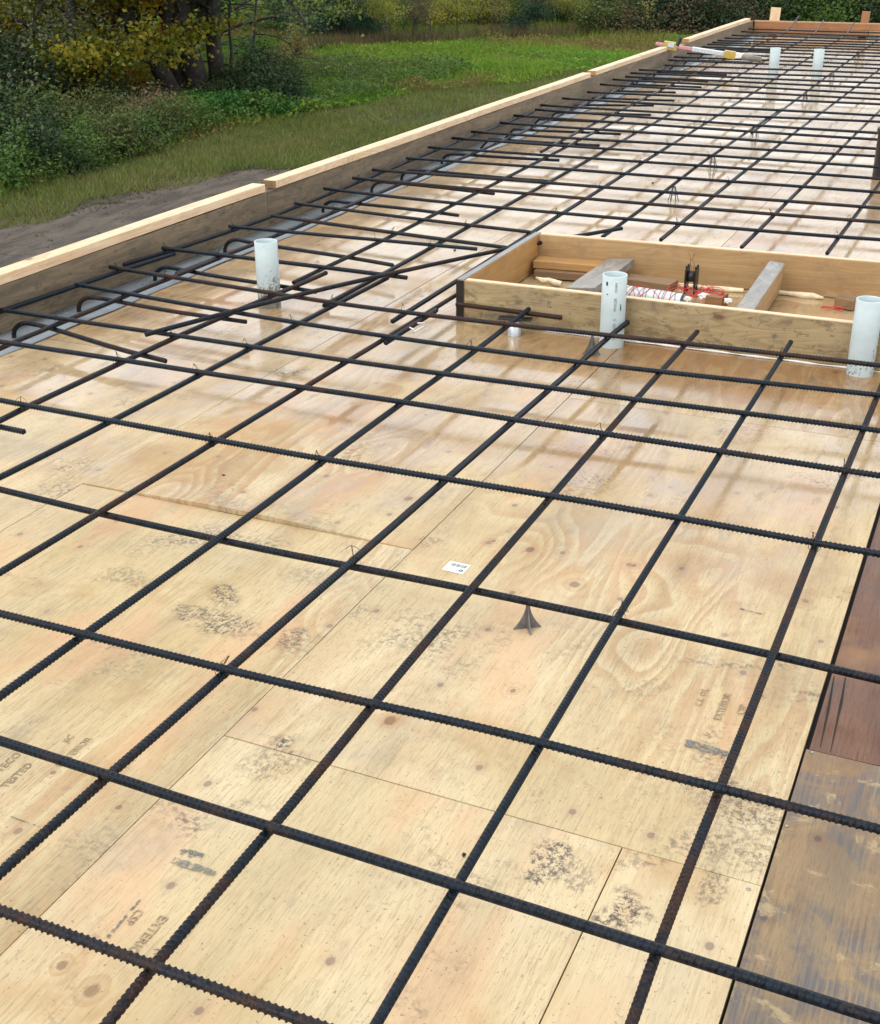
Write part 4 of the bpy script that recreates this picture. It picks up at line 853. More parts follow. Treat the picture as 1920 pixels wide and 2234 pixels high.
# ------------------------------------------------------------------ ink and sticker on the sheets
s = SH['stamp']; z = .0019
flat_text('EXTERIOR', .027, (-1.225, 1.372, z), -math.pi/2-.02, M_INKF, s, worn=.25)
flat_text('CSP', .025, (-1.275, 1.408, z), -math.pi/2-.02, M_INKF, s, worn=.3)
flat_text('2 N', .032, (-1.17, 1.425, z), -math.pi/2-.02, M_INKF, s, worn=.5)
flat_text('(18.5', .026, (-1.178, 1.335, z), -math.pi/2-.02, M_INKF, s, worn=.6)
def patch(name, pts, mat, parent, z=.0016):
    p = parent.location; c = [at(x, y, 0) for x, y in pts]
    bm = bmesh.new(); vs = [bm.verts.new((q.x-p.x, q.y-p.y, z)) for q in c]; bm.faces.new(vs)
    r_ = bmesh.ops.extrude_face_region(bm, geom=bm.faces[:]); bmesh.ops.translate(bm, vec=(0, 0, .0004), verts=[v for v in r_['geom'] if isinstance(v, bmesh.types.BMVert)])
    bmesh.ops.recalc_face_normals(bm, faces=bm.faces)
    me = bpy.data.meshes.new('p'); bm.to_mesh(me); bm.free(); return link(name, me, mat, parent=parent)
def m_smear(name, col, sc_, lo, hi):
    t = NT(name); p = t.obj(); n = t.noise(p, sc_, 5, .75)
    b = t.n('BsdfPrincipled'); b.inputs['Base Color'].default_value = (*col, 1); b.inputs['Roughness'].default_value = .5
    tr = t.n('BsdfTransparent'); mx = t.n('MixShader'); t.set(mx.inputs[0], t.ramp(n, lo, hi)); t.t.links.new(tr.outputs[0], mx.inputs[1]); t.t.links.new(b.outputs[0], mx.inputs[2])
    t.t.links.new(mx.outputs[0], t.out.inputs[0]); return t.m
SME = m_smear('grey_smear', (.17, .165, .15), 60., .42, .62); SMF = m_smear('pale_smear', (.22, .21, .17), 50., .40, .62)
patch('tape_mark', [(385, 1862), (402, 1851), (446, 1864), (436, 1880)], SME, s)
patch('tape_mark', [(372, 1884), (382, 1872), (430, 1886), (472, 1902), (466, 1912), (420, 1901)], SMF, s, z=.0020)
patch('ink_line', [(232, 2044), (306, 1961), (309, 1963), (238, 2048)], SME, s)
s1 = [o for o in C.objects if o.get('label', '').startswith('muddy pale')][0]
flat_text('EXTERIOR', .025, (-1.715, 1.78, z), math.pi/2+.03, M_INKF, s1, worn=.3); flat_text('JIC', .023, (-1.76, 1.815, z), math.pi/2+.03, M_INKF, s1, worn=.4)
flat_text('TECO', .028, (-1.825, 1.69, z), math.pi/2+.03, M_INKF, s1, worn=.3); flat_text('TESTED', .027, (-1.775, 1.66, z), math.pi/2+.03, M_INKF, s1, worn=.3)
patch('ink_line', [(22, 1783), (25, 1782), (88, 1804), (86, 1806)], SME, s1)
s2 = SH['sticker']
flat_text('EXTERIOR', .026, (-.415, 2.545, z), math.pi/2, M_INKF, s2, worn=.25); flat_text('C.E. OIL', .023, (-.47, 2.565, z), math.pi/2, M_INKF, s2, worn=.3); flat_text('CSP', .026, (-.37, 2.55, z), math.pi/2, M_INKF, s2, worn=.35)
patch('tape_mark', [(1495, 1612), (1590, 1640), (1586, 1655), (1492, 1628)], SME, s2)
patch('ink_line', [(1615, 1327), (1665, 1340), (1665, 1342), (1615, 1330)], SME, s2)
# barcode sticker
ce = at(996, 1239, 0); st = empty('barcode_sticker', (ce.x, ce.y, .0016), 'small white barcode sticker with a green logo on the plywood', 'sticker', rot=(0, 0, -.03))
link('sticker_paper', box_me(.066, .058, .0004, 0), M_WHITE, parent=st)
x = -.020; k = 0
while x < .026:
    w = random.choice((.0008, .0014, .0022)); 
    link('barcode_bar', box_me(w, .018, .0003, 0), M_BLACK, parent=st, loc=(x, .012, .00035)); x += w+random.choice((.0009, .0016)); k += 1
me = text_mesh('10.3 mm', .009, .0002); link('sticker_print', me, M_BLACK, parent=st, loc=(-.010, -.012, .0003))
link('sticker_logo', lathe([(.0001, .0), (.0075, .0), (.0075, .0004), (.0001, .0004)], 20), M_GREEN, parent=st, loc=(.020, -.013, .0002))
me = text_mesh('cp', .008, .0002); link('sticker_print', me, M_WHITE, parent=st, loc=(.020, -.013, .0008))

# ------------------------------------------------------------------ small litter: screws, chips
def chip(x, y, w, lab, mat=None, name='wood_chip'):
    p = at(x, y, 0); bm = bmesh.new(); bmesh.ops.create_icosphere(bm, subdivisions=2, radius=1)
    for v in bm.verts: q = .7+.5*random.random(); v.co = Vector((v.co.x*w*q*1.2, v.co.y*w*q*.8, max(-.2, v.co.z)*w*.6*q))
    me = bpy.data.meshes.new('c'); bm.to_mesh(me); bm.free()
    tag(link(name, me, mat or M_DARKB, loc=(p.x, p.y, w*.15+.001), rot=(0, 0, random.uniform(0, 6))), lab, 'debris', 'bits of debris on the deck')
chip(488, 1038, .0065, 'dark clod on the plywood behind the curled sheet edge')
chip(1012, 1866, .005, 'dark flake left of the bar rising from bottom middle')
chip(1065, 760, .006, 'small brown scrap on the wet deck left of the box frame', M_BROWN)
chip(1424, 400, .010, 'dark crumb on the far deck behind the box frame')
chip(992, 547, .010, 'dark crumb beside the skewed bar left of the box frame')
for (x, y, lab) in ((1772, 1641, 'screw head at the corner where the grey and red sheets meet'), (1633, 1941, 'screw head near the right edge of the sheet seam'), (1716, 1802, 'screw head on the edge of the weathered grey sheet')):
    p = at(x, y, 0); e = empty('screw', (p.x, p.y, .0005), lab, 'screw', 'screw heads in the deck')
    link('screw_head', lathe([(.0001, .0022), (.0018, .0020), (.0042, .0012), (.0042, .0), (.0001, 0)], 14), M_SCREW, parent=e)
# ------------------------------------------------------------------ ground
GZ = -2.2
def gz(x, y):
    """gentle lie of the land"""
    return GZ+.10*np.sin(np.asarray(x)*.21+1.)*np.sin(np.asarray(y)*.17)+.04*np.sin(np.asarray(x)*.9)*np.cos(np.asarray(y)*.7)
def edge_dirt(y): return np.interp(y, [10, 13.9, 15.4, 17.3, 18.5, 19.6, 21, 60], [-13.5, -13.35, -12.95, -12.45, -11.8, -9.5, -5., -4.5])
def edge_mown(y): return np.interp(y, [10, 15.3, 18.3, 21.9, 23.8, 28, 30.4, 33.6, 38], [-14.3, -14.35, -14.5, -14.55, -14.1, -13.3, -12.1, -11.6, -9.])
def m_ground():
    t = NT('meadow_soil'); p = t.pos(); n = t.noise(p, .35, 5, .6); f = t.noise(p, 9., 5, .7)
    c = t.mix(t.ramp(n, .35, .65), (.030, .048, .014), (.060, .052, .026)); c = t.mix(t.ramp(f, .4, .75), c, (.018, .022, .010))
    return t.bsdf(c, .9, t.bump(f, .05, .8))
def m_dirt():
    t = NT('dirt'); p = t.pos(); v = t.vmath('MULTIPLY', p, (1.6, .55, 1)); n = t.noise(v, 2.2, 6, .68, .5); f = t.noise(p, 26., 5, .75); w = t.noise(p, .7, 4)
    c = t.mix(t.ramp(n, .35, .65), (.034, .025, .016), (.100, .078, .055)); c = t.mix(t.math('MULTIPLY', t.ramp(f, .52, .75), .6), c, (.035, .028, .021))
    c = t.mix(t.math('MULTIPLY', t.ramp(w, .5, .7), .4), c, (.10, .085, .07))
    return t.bsdf(c, .75, t.bump(t.math('ADD', n, t.math('MULTIPLY', f, .3)), .06, 1.))
xs = np.concatenate([np.linspace(-420, -60, 14), np.linspace(-56, 12, 86), np.linspace(20, 300, 10)]); ys = np.concatenate([np.linspace(-60, 6, 10), np.linspace(7, 75, 84), np.linspace(85, 600, 16)])
xx, yy = np.meshgrid(xs, ys); zz = gz(xx, yy); V = np.stack([xx, yy, zz], -1).reshape(-1, 3); nx = len(xs)
F = [(j*nx+i, j*nx+i+1, (j+1)*nx+i+1, (j+1)*nx+i) for j in range(len(ys)-1) for i in range(nx-1)]
tag(link('ground', mesh_np('g', V, F, True), m_ground()), kind='structure')
V = []; F = []; Y = np.linspace(4, 60, 260); K = 26
for y in Y:
    e = float(edge_dirt(y))+.28*math.sin(y*1.7)+.12*math.sin(y*6.1)+.08*math.sin(y*13.)
    for k in range(K):
        x = e+(-4.15-e)*k/(K-1); V.append((x, y, float(gz(x, y))+.012+(.02*math.sin(x*9+math.sin(y*.7)*2)*math.exp(-((x+9.6)/1.6)**2) if k else -.01)))
for j in range(len(Y)-1):
    for k in range(K-1): F.append((j*K+k, j*K+k+1, (j+1)*K+k+1, (j+1)*K+k))
tag(link('dirt', mesh_np('d', np.array(V), F, True), m_dirt()), kind='structure')

# ------------------------------------------------------------------ foliage materials
def m_leaf(name, cols, nscale=.8, transl=.25, rough=.55, extra=None):
    t = NT(name); p = t.pos(); i = t.island(); n = t.noise(p, nscale, 3, .6); n2 = t.noise(p, nscale*4.5, 2)
    c = t.mix(t.ramp(n, .38, .62), cols[0], cols[1])
    c = t.mix(t.math('MULTIPLY', t.ramp(i, .55, 1.), .7), c, cols[2])
    c = t.mix(t.math('MULTIPLY', t.ramp(n2, .45, .7), .5), c, cols[3] if len(cols) > 3 else tuple(x*.55 for x in cols[0]))
    if extra: c = t.mix(t.math('MULTIPLY', t.ramp(t.noise(p, extra[1], 3), extra[2], extra[2]+.12), .85), c, extra[0])
    b = t.n('BsdfPrincipled'); t.set(b.inputs['Base Color'], c); b.inputs['Roughness'].default_value = rough; b.inputs['Specular IOR Level'].default_value = .3
    tl = t.n('BsdfTranslucent'); t.set(tl.inputs[0], c); mx = t.n('MixShader'); mx.inputs[0].default_value = transl
    t.t.links.new(b.outputs[0], mx.inputs[1]); t.t.links.new(tl.outputs[0], mx.inputs[2]); t.t.links.new(mx.outputs[0], t.out.inputs[0]); return t.m
L_MAPLE = m_leaf('maple_leaves', [(.12, .15, .010), (.24, .19, .010), (.34, .26, .018), (.060, .10, .010)], .55, .40, extra=((.42, .15, .010), .42, .55))
L_DARK = m_leaf('dark_leaves', [(.014, .034, .012), (.028, .054, .016), (.050, .085, .024), (.008, .020, .008)], .7, .2)
L_OLIVE = m_leaf('olive_leaves', [(.24, .27, .045), (.36, .35, .065), (.44, .42, .10), (.15, .19, .035)], .35, .5)
L_GREENT = m_leaf('green_leaves', [(.055, .125, .018), (.105, .165, .030), (.16, .22, .05), (.035, .08, .015)], .5, .3)
L_TEAL = m_leaf('bluish_leaves', [(.022, .068, .036), (.035, .09, .048), (.06, .12, .06), (.014, .04, .022)], .5, .2)
L_PALE = m_leaf('pale_leaves', [(.09, .12, .045), (.14, .165, .07), (.30, .32, .17), (.04, .06, .025)], 1.2, .3)
L_YEL = m_leaf('yellow_leaves', [(.22, .21, .055), (.30, .27, .08), (.42, .38, .16), (.12, .13, .04)], 1.5, .35)
L_BRIGHT = m_leaf('bramble_leaves', [(.022, .105, .014), (.045, .150, .020), (.08, .20, .035), (.014, .055, .010)], .8, .3)
L_BROWN = m_leaf('dry_leaves', [(.11, .075, .040), (.16, .11, .058), (.24, .18, .10), (.06, .045, .026)], .8, .2)
L_MIX = m_leaf('underbrush_leaves', [(.045, .090, .014), (.090, .105, .026), (.19, .19, .07), (.026, .044, .010)], 1.0, .25)
L_FIELD = m_leaf('field_weeds', [(.095, .25, .014), (.175, .26, .024), (.25, .34, .05), (.055, .125, .012)], .22, .35, extra=((.20, .13, .045), .16, .46))
L_MOWN = m_leaf('mown_grass', [(.115, .155, .028), (.155, .165, .042), (.22, .23, .07), (.08, .105, .024)], .5, .3)
L_STRAW = m_leaf('straw', [(.085, .058, .030), (.062, .042, .022), (.17, .13, .07), (.035, .025, .014)], 1.2, .2)
M_BARK = simple('bark', (.035, .028, .023), .85, var=.4, scale=9., bump=.03)
M_BARKG = simple('grey_bark', (.12, .105, .090), .85, var=.35, scale=9., bump=.02)
M_TWIG = simple('twig', (.055, .048, .042), .85)

def leaves_mesh(centers, size, aspect=.6, name='leaves', droop=0.):
    """one bent diamond per centre, random orientation"""
    n = len(centers); cen = np.asarray(centers, float)
    u = rng.normal(size=(n, 3)); u[:, 2] = u[:, 2]*.6-droop; u /= np.linalg.norm(u, axis=1)[:, None]
    w = rng.normal(size=(n, 3)); v = np.cross(u, w); v /= np.linalg.norm(v, axis=1)[:, None]; nn = np.cross(u, v)
    s = (size*rng.uniform(.6, 1.35, n))[:, None]
    A = cen-u*s*.5; B = cen+v*s*aspect*.5+nn*s*.10; D = cen+u*s*.5; E = cen-v*s*aspect*.5+nn*s*.10
    V = np.stack([A, B, D, E], 1).reshape(-1, 3); F = np.arange(4*n).reshape(n, 4)
    return mesh_np(name, V, F)
def blades_mesh(x, y, z, h, w, lean=.35):
    n = len(x); a = rng.uniform(0, 2*np.pi, n); d = np.stack([np.cos(a), np.sin(a), 0*a], 1)*(w*.5)[:, None]
    b = rng.uniform(0, 2*np.pi, n); l = np.stack([np.cos(b), np.sin(b), 0*b], 1)*(h*lean*rng.uniform(.2, 1.4, n))[:, None]
    P = np.stack([x, y, z], 1); up = np.zeros((n, 3)); up[:, 2] = h
    V = np.stack([P-d, P+d, P+up+l], 1).reshape(-1, 3)
    return mesh_np('blades', V, np.arange(3*n).reshape(n, 3))

def limbs(h, r, spread, n_main, seed, start=.25, lean=(0, 0), droop=0., upright=.5, levels=2):
    """tapered trunk with limbs; returns tube parts and tip points"""
    rs = random.Random(seed); parts, tips = [], []
    def grow(p, d, L, rad, lvl):
        k = max(4, int(L/.35)); pts = [p.copy()]; dd = d.copy()
        for i in range(k):
            dd = (dd+Vector((rs.gauss(0, .12), rs.gauss(0, .12), rs.gauss(0, .08)-droop*(lvl > 0)*.12))).normalized(); pts.append(pts[-1]+dd*(L/k))
        parts.append(tube(pts, np.linspace(rad, max(.006, rad*.28), len(pts)), 7 if lvl == 0 else 5))
        if lvl >= levels: tips.extend(pts[1:]); return
        m = n_main if lvl == 0 else rs.randint(3, 5)
        for j in range(m):
            t = (start if lvl == 0 else .25)+(1-(start if lvl == 0 else .25))*(j+rs.random())/m
            i = min(len(pts)-2, int(t*(len(pts)-1))); an = rs.uniform(0, 2*math.pi)
            side = Vector((math.cos(an), math.sin(an), rs.uniform(-.1, .5)*upright*2)).normalized()
            nd = (dd*upright*.6+side).normalized()
            grow(pts[i], nd, L*(spread if lvl == 0 else .55)*rs.uniform(.7, 1.15)*(1.15-.6*t*(lvl == 0)), rad*(.5 if lvl == 0 else .5)*(1.1-.6*t), lvl+1)
        tips.extend(pts[-2:])
    grow(Vector((0, 0, 0)), Vector((lean[0], lean[1], 1)).normalized(), h, r, 0)
    return parts, [tuple(t) for t in tips]
def crown_pts(tips, per, sig, flat=.6, zmin=0.):
    t = np.array(tips); c = np.repeat(t, per, 0)
    off = rng.normal(size=c.shape)*sig; off[:, 2] *= flat
    c = c+off; return c[c[:, 2] > zmin]
GRP_T = 'trees along the edge of the field'
def tree_proto(seed, h, r, spread, n, leafmat, leaf, per, sig, bark=M_BARK, start=.25, droop=0., upright=.5, levels=2, flat=.6, lean=(0, 0), extra_trunks=0, aspect=.6):
    parts, tips = limbs(h, r, spread, n, seed, start, lean, droop, upright, levels)
    for k in range(extra_trunks):
        a = k*2.4+.5; P2, T2 = limbs(h*.85, r*.7, spread, max(3, n-2), seed+50+k, start, (.35*math.cos(a), .35*math.sin(a)), droop, upright, levels)
        off = np.array([.35*math.cos(a), .35*math.sin(a), 0]); parts += [(V+off, F) for V, F in P2]; tips += [tuple(np.array(t)+off) for t in T2]
    tr = tubes_me(parts, 'trunk'); tr.materials.append(bark)
    cr = leaves_mesh(crown_pts(tips, per, sig, flat, h*.06), leaf, aspect, 'crown') if per else None
    if cr: cr.materials.append(leafmat)
    return tr, cr
def place(proto, loc, label, cat='tree', group=None, rz=0., s=1., name='tree', names=('trunk', 'crown')):
    e = empty(name, loc, label, cat, group, rot=(0, 0, rz)); e.scale = (s, s, s)
    for me, nm in zip(proto, names):
        if me is None: continue
        o = bpy.data.objects.new(nm, me); C.objects.link(o); o.parent = e
    return e
def gl(x, y): return (x, y, float(gz(x, y))-.03)
def gat(px, py):
    p = at(px, py, GZ); return gl(p.x, p.y)

# the near clump of trees on the left
G_N = 'trees and bushes of the near thicket'
p_dark = tree_proto(11, 9., .30, .42, 13, L_DARK, .10, 22, .30, start=.24, droop=.5, upright=.25, levels=2, extra_trunks=2)
place(p_dark, gat(440, 222), 'tall dark tree with several trunks at the right end of the near thicket', 'tree', G_N, 0.4, name='dark_tree')
p_mul = tree_proto(12, 8., .22, .40, 9, L_DARK, .09, 9, .30, start=.3, upright=.7, lean=(-.12, .05), extra_trunks=1)
place(p_mul, gat(385, 228), 'dark forked tree leaning left beside the tall dark tree', 'tree', G_N, 1.2, name='dark_tree')
p_map = tree_proto(21, 7.5, .15, .40, 16, L_MAPLE, .105, 46, .34, start=.04, droop=.25, upright=.35, flat=.38, extra_trunks=1, aspect=.8)
place(p_map, gat(165, 262), 'maple with yellow and orange autumn leaves in the near thicket', 'maple', G_N, .3, name='maple_tree')
place(p_map, gat(165, 215), 'yellow-green maple right behind the forked dark trunks', 'maple', G_N, 2.7, .8, name='maple_tree')
place(p_map, gat(90, 175), 'olive-yellow maple at the back of the thicket, top left', 'maple', G_N, 4.4, .9, name='maple_tree')
p_pal = tree_proto(31, 4.6, .07, .45, 12, L_PALE, .11, 16, .30, start=.08, upright=.6, flat=.8)
place(p_pal, gat(20, 280), 'pale-leaved young tree at the far left edge of the thicket', 'tree', G_N, .2, .8, name='young_tree')
place(p_pal, gat(-60, 270), 'pale-leaved young tree just outside the left edge of the thicket', 'tree', G_N, 2.2, name='young_tree')
p_bare = tree_proto(41, 4.2, .05, .62, 12, L_OLIVE, .06, 2, .22, bark=M_TWIG, start=.12, droop=.8, upright=.25)
place(p_bare, gat(505, 210), 'nearly bare drooping sapling at the right end of the near thicket', 'sapling', G_N, .9, name='bare_sapling')
place(p_bare, gat(560, 190), 'sparse twiggy sapling standing out from the thicket against the field', 'sapling', G_N, 3.2, .9, name='bare_sapling')
p_back = tree_proto(51, 9., .16, .42, 14, L_GREENT, .17, 18, .45, start=.06, upright=.5)
for i, (x, y, s, rz, lab) in enumerate([(150, 95, 1.0, 1., 'tall green tree behind the maples, left'), (300, 110, 1.1, 2., 'tall green tree behind the maples, middle'), (470, 120, .9, 3., 'green tree behind the tall dark tree'), (-40, 120, 1.1, 4., 'tall green tree beyond the top left corner')]):
    place(p_back, gat(x, y), lab, 'tree', G_N, rz, s, name='green_tree')
# bushes and brambles in front of it
def bush(seed, h, w, mat, leaf, n, aspect=.6):
    rs = np.random.default_rng(seed); k = 34
    cx = rs.normal(size=(k, 3)); cx /= np.linalg.norm(cx, axis=1)[:, None]; cx *= rs.uniform(.35, 1., (k, 1)); cx[:, 2] = abs(cx[:, 2])
    c = cx*[w, w, h]; pts = np.repeat(c, n//k, 0)+rs.normal(size=((n//k)*k, 3))*[w*.20, w*.20, h*.14]
    pts = pts[pts[:, 2] > .02]
    lv = leaves_mesh(pts, leaf, aspect, 'foliage'); lv.materials.append(mat)
    parts = [tube([(0, 0, 0), tuple(q*[.35, .35, .5]), tuple(q)], [.016, .010, .004], 4) for q in c]
    st = tubes_me(parts, 'stems'); st.materials.append(M_TWIG); return st, lv
BUS = {'dark': bush(1, 1.5, 1.15, L_DARK, .085, 5200), 'mix': bush(2, 1.3, 1.1, L_MIX, .085, 5200), 'bright': bush(3, 1.05, 1.15, L_BRIGHT, .10, 5200, .8), 'brown': bush(4, 1.0, .9, L_BROWN, .07, 3600), 'pale': bush(5, 1.2, 1.0, L_PALE, .08, 3600), 'green': bush(6, 1.2, 1.0, L_GREENT, .09, 5200), 'olive': bush(12, 1.5, 1.2, L_OLIVE, .13, 3000), 'teal': bush(13, 1.3, 1.2, L_TEAL, .12, 3000)}
bl = [(20, 395, 'green', .75), (95, 380, 'dark', .7), (165, 362, 'green', .65), (60, 330, 'mix', .9), (250, 340, 'mix', .7), (0, 290, 'dark', 1.2), (120, 300, 'brown', .75), (190, 300, 'mix', .7), (70, 272, 'bright', .8), (30, 235, 'dark', 1.), (290, 318, 'bright', .6),
      (330, 290, 'brown', .85), (350, 310, 'mix', .6), (400, 296, 'green', .6), (265, 285, 'pale', .6), (240, 270, 'dark', .6), (330, 250, 'mix', .4), (385, 272, 'brown', .6), (450, 275, 'bright', .55), (500, 268, 'bright', .6), (430, 255, 'bright', .5), (510, 240, 'mix', .5), (555, 250, 'dark', .8),
      (580, 262, 'bright', .55), (610, 250, 'dark', .6), (560, 222, 'dark', .8), (150, 250, 'mix', .7), (110, 262, 'dark', .7), (490, 225, 'dark', .5), (590, 215, 'mix', .8), (640, 240, 'bright', .5), (-50, 340, 'dark', 1.), (-60, 260, 'mix', 1.3), (110, 210, 'dark', 1.4), (20, 190, 'dark', 1.4)]
kw = {'dark': 'dark green', 'mix': 'olive mixed', 'bright': 'bright green bramble', 'brown': 'brown withered', 'pale': 'pale dry-leaved', 'green': 'mid-green'}
seen_k = {}
for i, (x, y, k, s) in enumerate(sorted(bl, key=lambda q: -q[1])):
    seen_k[k] = seen_k.get(k, 0)+1
    lab = '%s bush under the near thicket, %s nearest of its kind' % (kw[k], ordw(seen_k[k]))
    place(BUS[k], gat(x, y), lab, 'bush', 'bushes at the foot of the near thicket', random.uniform(0, 6), s*1.05, name='bush', names=('stem', 'foliage'))

# far row beyond the field
protos = [tree_proto(61, 7., .07, .34, 12, L_OLIVE, .19, 13, .42, bark=M_BARKG, start=.18, upright=.8), tree_proto(62, 6.2, .08, .40, 12, L_GREENT, .20, 14, .45, start=.15, upright=.6),
          tree_proto(63, 6.6, .055, .30, 10, L_OLIVE, .17, 7, .40, bark=M_BARK, start=.3, upright=.8), tree_proto(64, 5.4, .10, .40, 14, L_TEAL, .16, 20, .36, start=.05, upright=.4),
          tree_proto(65, 6.2, .05, .30, 12, L_BROWN, .13, 3, .35, bark=M_BARK, start=.15, upright=.9), tree_proto(66, 7., .06, .30, 10, L_YEL, .16, 6, .4, bark=M_BARKG, start=.3, upright=.8)]
kinds = ['olive-leaved scrub tree', 'green scrub tree', 'thin sparse olive tree', 'dark bluish scrub tree', 'bare brown sapling', 'thin yellow-leaved tree']
row = [(600, 60, 0), (640, 95, 3), (665, 80, 0), (690, 60, 1), (705, 90, 3), (735, 70, 0), (752, 100, 2), (775, 62, 0), (790, 88, 3), (812, 95, 3), (828, 60, 1), (848, 98, 0), (860, 60, 5), (880, 80, 1), (900, 92, 4), (912, 85, 4), (925, 95, 4), (940, 88, 4), (952, 60, 0), (968, 86, 2), (985, 60, 1), (1000, 85, 2), (1016, 62, 0),
       (1035, 82, 2), (1052, 60, 0), (1070, 84, 4), (1082, 55, 0), (1098, 80, 2), (1120, 58, 1), (1140, 78, 3), (1155, 52, 0), (1172, 78, 4), (1190, 55, 0), (1212, 70, 5), (1232, 55, 1), (1255, 72, 0), (1275, 58, 0), (1300, 66, 1), (1318, 55, 3), (1345, 66, 3), (1372, 60, 1), (1395, 50, 3), (1420, 60, 3), (1450, 45, 1), (1480, 52, 3),
       (1570, 40, 3), (1600, 45, 1), (1640, 42, 3), (1680, 45, 3), (1720, 40, 3), (1760, 42, 3), (1800, 42, 3), (1840, 42, 3), (1880, 40, 3), (1930, 42, 3), (1980, 42, 1),
       (620, 20, 0), (680, 15, 1), (740, 22, 0), (800, 15, 0), (860, 20, 1), (920, 15, 0), (980, 20, 0), (1040, 12, 1), (1100, 18, 0), (1160, 12, 0), (1220, 15, 0), (1280, 10, 0), (1340, 12, 1), (1400, 8, 0), (1470, 8, 1), (1540, 5, 1), (1610, 5, 1), (1690, 5, 1), (1770, 5, 3), (1850, 5, 1), (1920, 5, 3)]
kc = {}
for (x, y, k) in row:
    kc[k] = kc.get(k, 0)+1
for_k = {}
for (x, y, k) in sorted(row):
    for_k[k] = for_k.get(k, 0)+1
    lab = '%s beyond the field, %s of its kind from left' % (kinds[k], ordw(for_k[k]))
    p = at(x, max(y, 34), GZ) if y >= 34 else at(x, 34, GZ)*(1.0+(34-y)*.006)
    place(protos[k], gl(p.x, p.y), lab, 'tree', GRP_T, random.uniform(0, 6), random.uniform(.30, .44) if y > 30 else random.uniform(.5, .62), name='scrub_tree' if k != 4 else 'sapling')
for i, (x, y, k, s) in enumerate([(598, 70, 'green', .9), (625, 50, 'olive', 1.2), (655, 66, 'green', 1.), (690, 84, 'teal', .8), (720, 86, 'teal', .9), (745, 60, 'olive', 1.3), (770, 84, 'teal', .75), (800, 66, 'olive', 1.2), (812, 80, 'teal', .6), (850, 55, 'olive', 1.3), (885, 66, 'green', 1.),
        (925, 52, 'olive', 1.1), (960, 66, 'olive', .9), (1000, 48, 'green', 1.2), (1045, 54, 'olive', 1.), (1085, 42, 'olive', 1.2), (1125, 46, 'green', 1.1), (1165, 40, 'olive', 1.1), (1205, 42, 'olive', 1.2), (1245, 48, 'green', 1.1), (1285, 44, 'olive', 1.3), (1330, 48, 'olive', 1.2),
        (640, 22, 'olive', 1.7), (700, 24, 'green', 1.7), (760, 20, 'olive', 1.8), (820, 22, 'green', 1.7), (880, 18, 'olive', 1.8), (940, 20, 'olive', 1.7), (1000, 16, 'olive', 1.8), (1060, 15, 'green', 1.6), (1120, 12, 'olive', 1.7), (1180, 14, 'olive', 1.7), (1240, 12, 'olive', 1.8), (1300, 14, 'green', 1.8), (1360, 12, 'olive', 1.8)]):
    place(BUS[k], gat(x, y), '%s scrub bush, %s behind the field counting the front row first' % ({'olive': 'olive-yellow', 'teal': 'dark bluish', 'green': 'mid-green'}[k], ordw(i+1)), 'bush', 'scrub bushes behind the field', i*.9, s, name='bush', names=('stem', 'foliage'))
# leafy shrubs near the far right corner of the deck
p_yb = bush(8, 2.0, .85, L_YEL, .13, 2600, .75); p_yb2 = bush(9, 2.2, 1.0, L_YEL, .14, 1500, .75)
for i, (x, y, s, pr_, lab) in enumerate([(1545, 62, 1.0, p_yb2, 'pale yellow-leaved shrub behind the split-end lumber cap'), (1705+45, 60, .95, p_yb2, 'pale yellow-leaved shrub between the two stakes, left one'), (1835, 62, 1.0, p_yb, 'yellow-green shrub between the two stakes, right one'),
                                         (1890, 62, 1.05, p_yb, 'yellow-green shrub behind the right stake'), (1412, 75, .55, p_yb2, 'small pale shrub beside the thin dark trunk right of the field'), (650, 130, .5, p_yb2, 'small yellowish shrub at the left start of the field')]):
    place(pr_, gat(x, y), lab, 'shrub', 'yellow-leaved shrubs', i*1.3, s, name='shrub', names=('stem', 'foliage'))
for i, (x, y, k, s) in enumerate([(1330, 72, 'mix', 1.2), (1380, 74, 'brown', 1.2), (1440, 72, 'dark', 1.4), (1490, 72, 'brown', 1.4), (1530, 70, 'dark', 1.5), (1590, 66, 'brown', 1.5), (1640, 62, 'dark', 1.6), (1700, 62, 'green', 1.5), (1760, 62, 'dark', 1.6), (1820, 64, 'green', 1.5), (1880, 62, 'dark', 1.7), (1930, 62, 'brown', 1.5)]):
    place(BUS[k], gat(x, y), '%s bush beyond the far form wall, %s from the left' % (kw[k], ordw(i+1)), 'bush', 'bushes beyond the far form wall', i*.9, s, name='bush', names=('stem', 'foliage'))
# slender dark trunk near the right of the field
p_sl = tree_proto(71, 6., .055, .25, 8, L_PALE, .10, 3, .25, start=.35, upright=.8)
place(p_sl, gat(1409, 66), 'slender dark trunk standing alone right of the field', 'tree', None, .4, name='slender_tree')

# white utility post pair seen against the far row
up_ = gat(803, 74)
e = empty('marker_post', up_, 'pair of small white marker posts in front of the far tree row', 'marker post')
for s_ in (-1, 1): link('post', box_me(.13, .07, .95, .01), M_WHITE, parent=e, loc=(s_*.12, 0, .62+.02*s_))

# ------------------------------------------------------------------ grass and weeds
def scatter(n, x0, x1, y0, y1, keep):
    x = rng.uniform(x0, x1, n); y = rng.uniform(y0, y1, n); k = keep(x, y); return x[k], y[k]
def patchy(x, y, s=1.): return .5+.25*np.sin(x*1.3*s+1.7*np.sin(y*.9*s))+.25*np.sin(y*1.7*s+1.1*np.sin(x*1.1*s+2))
def vis(x, y, zt=0.):
    """roughly inside the picture, so that out-of-frame grass stays thin"""
    d = np.stack([x, y, np.full_like(x, GZ-CAMZ)], 1); z = d@np.array(AF); return ((960+FPX*(d@np.array(AR))/z) > -260) & (z > 0)
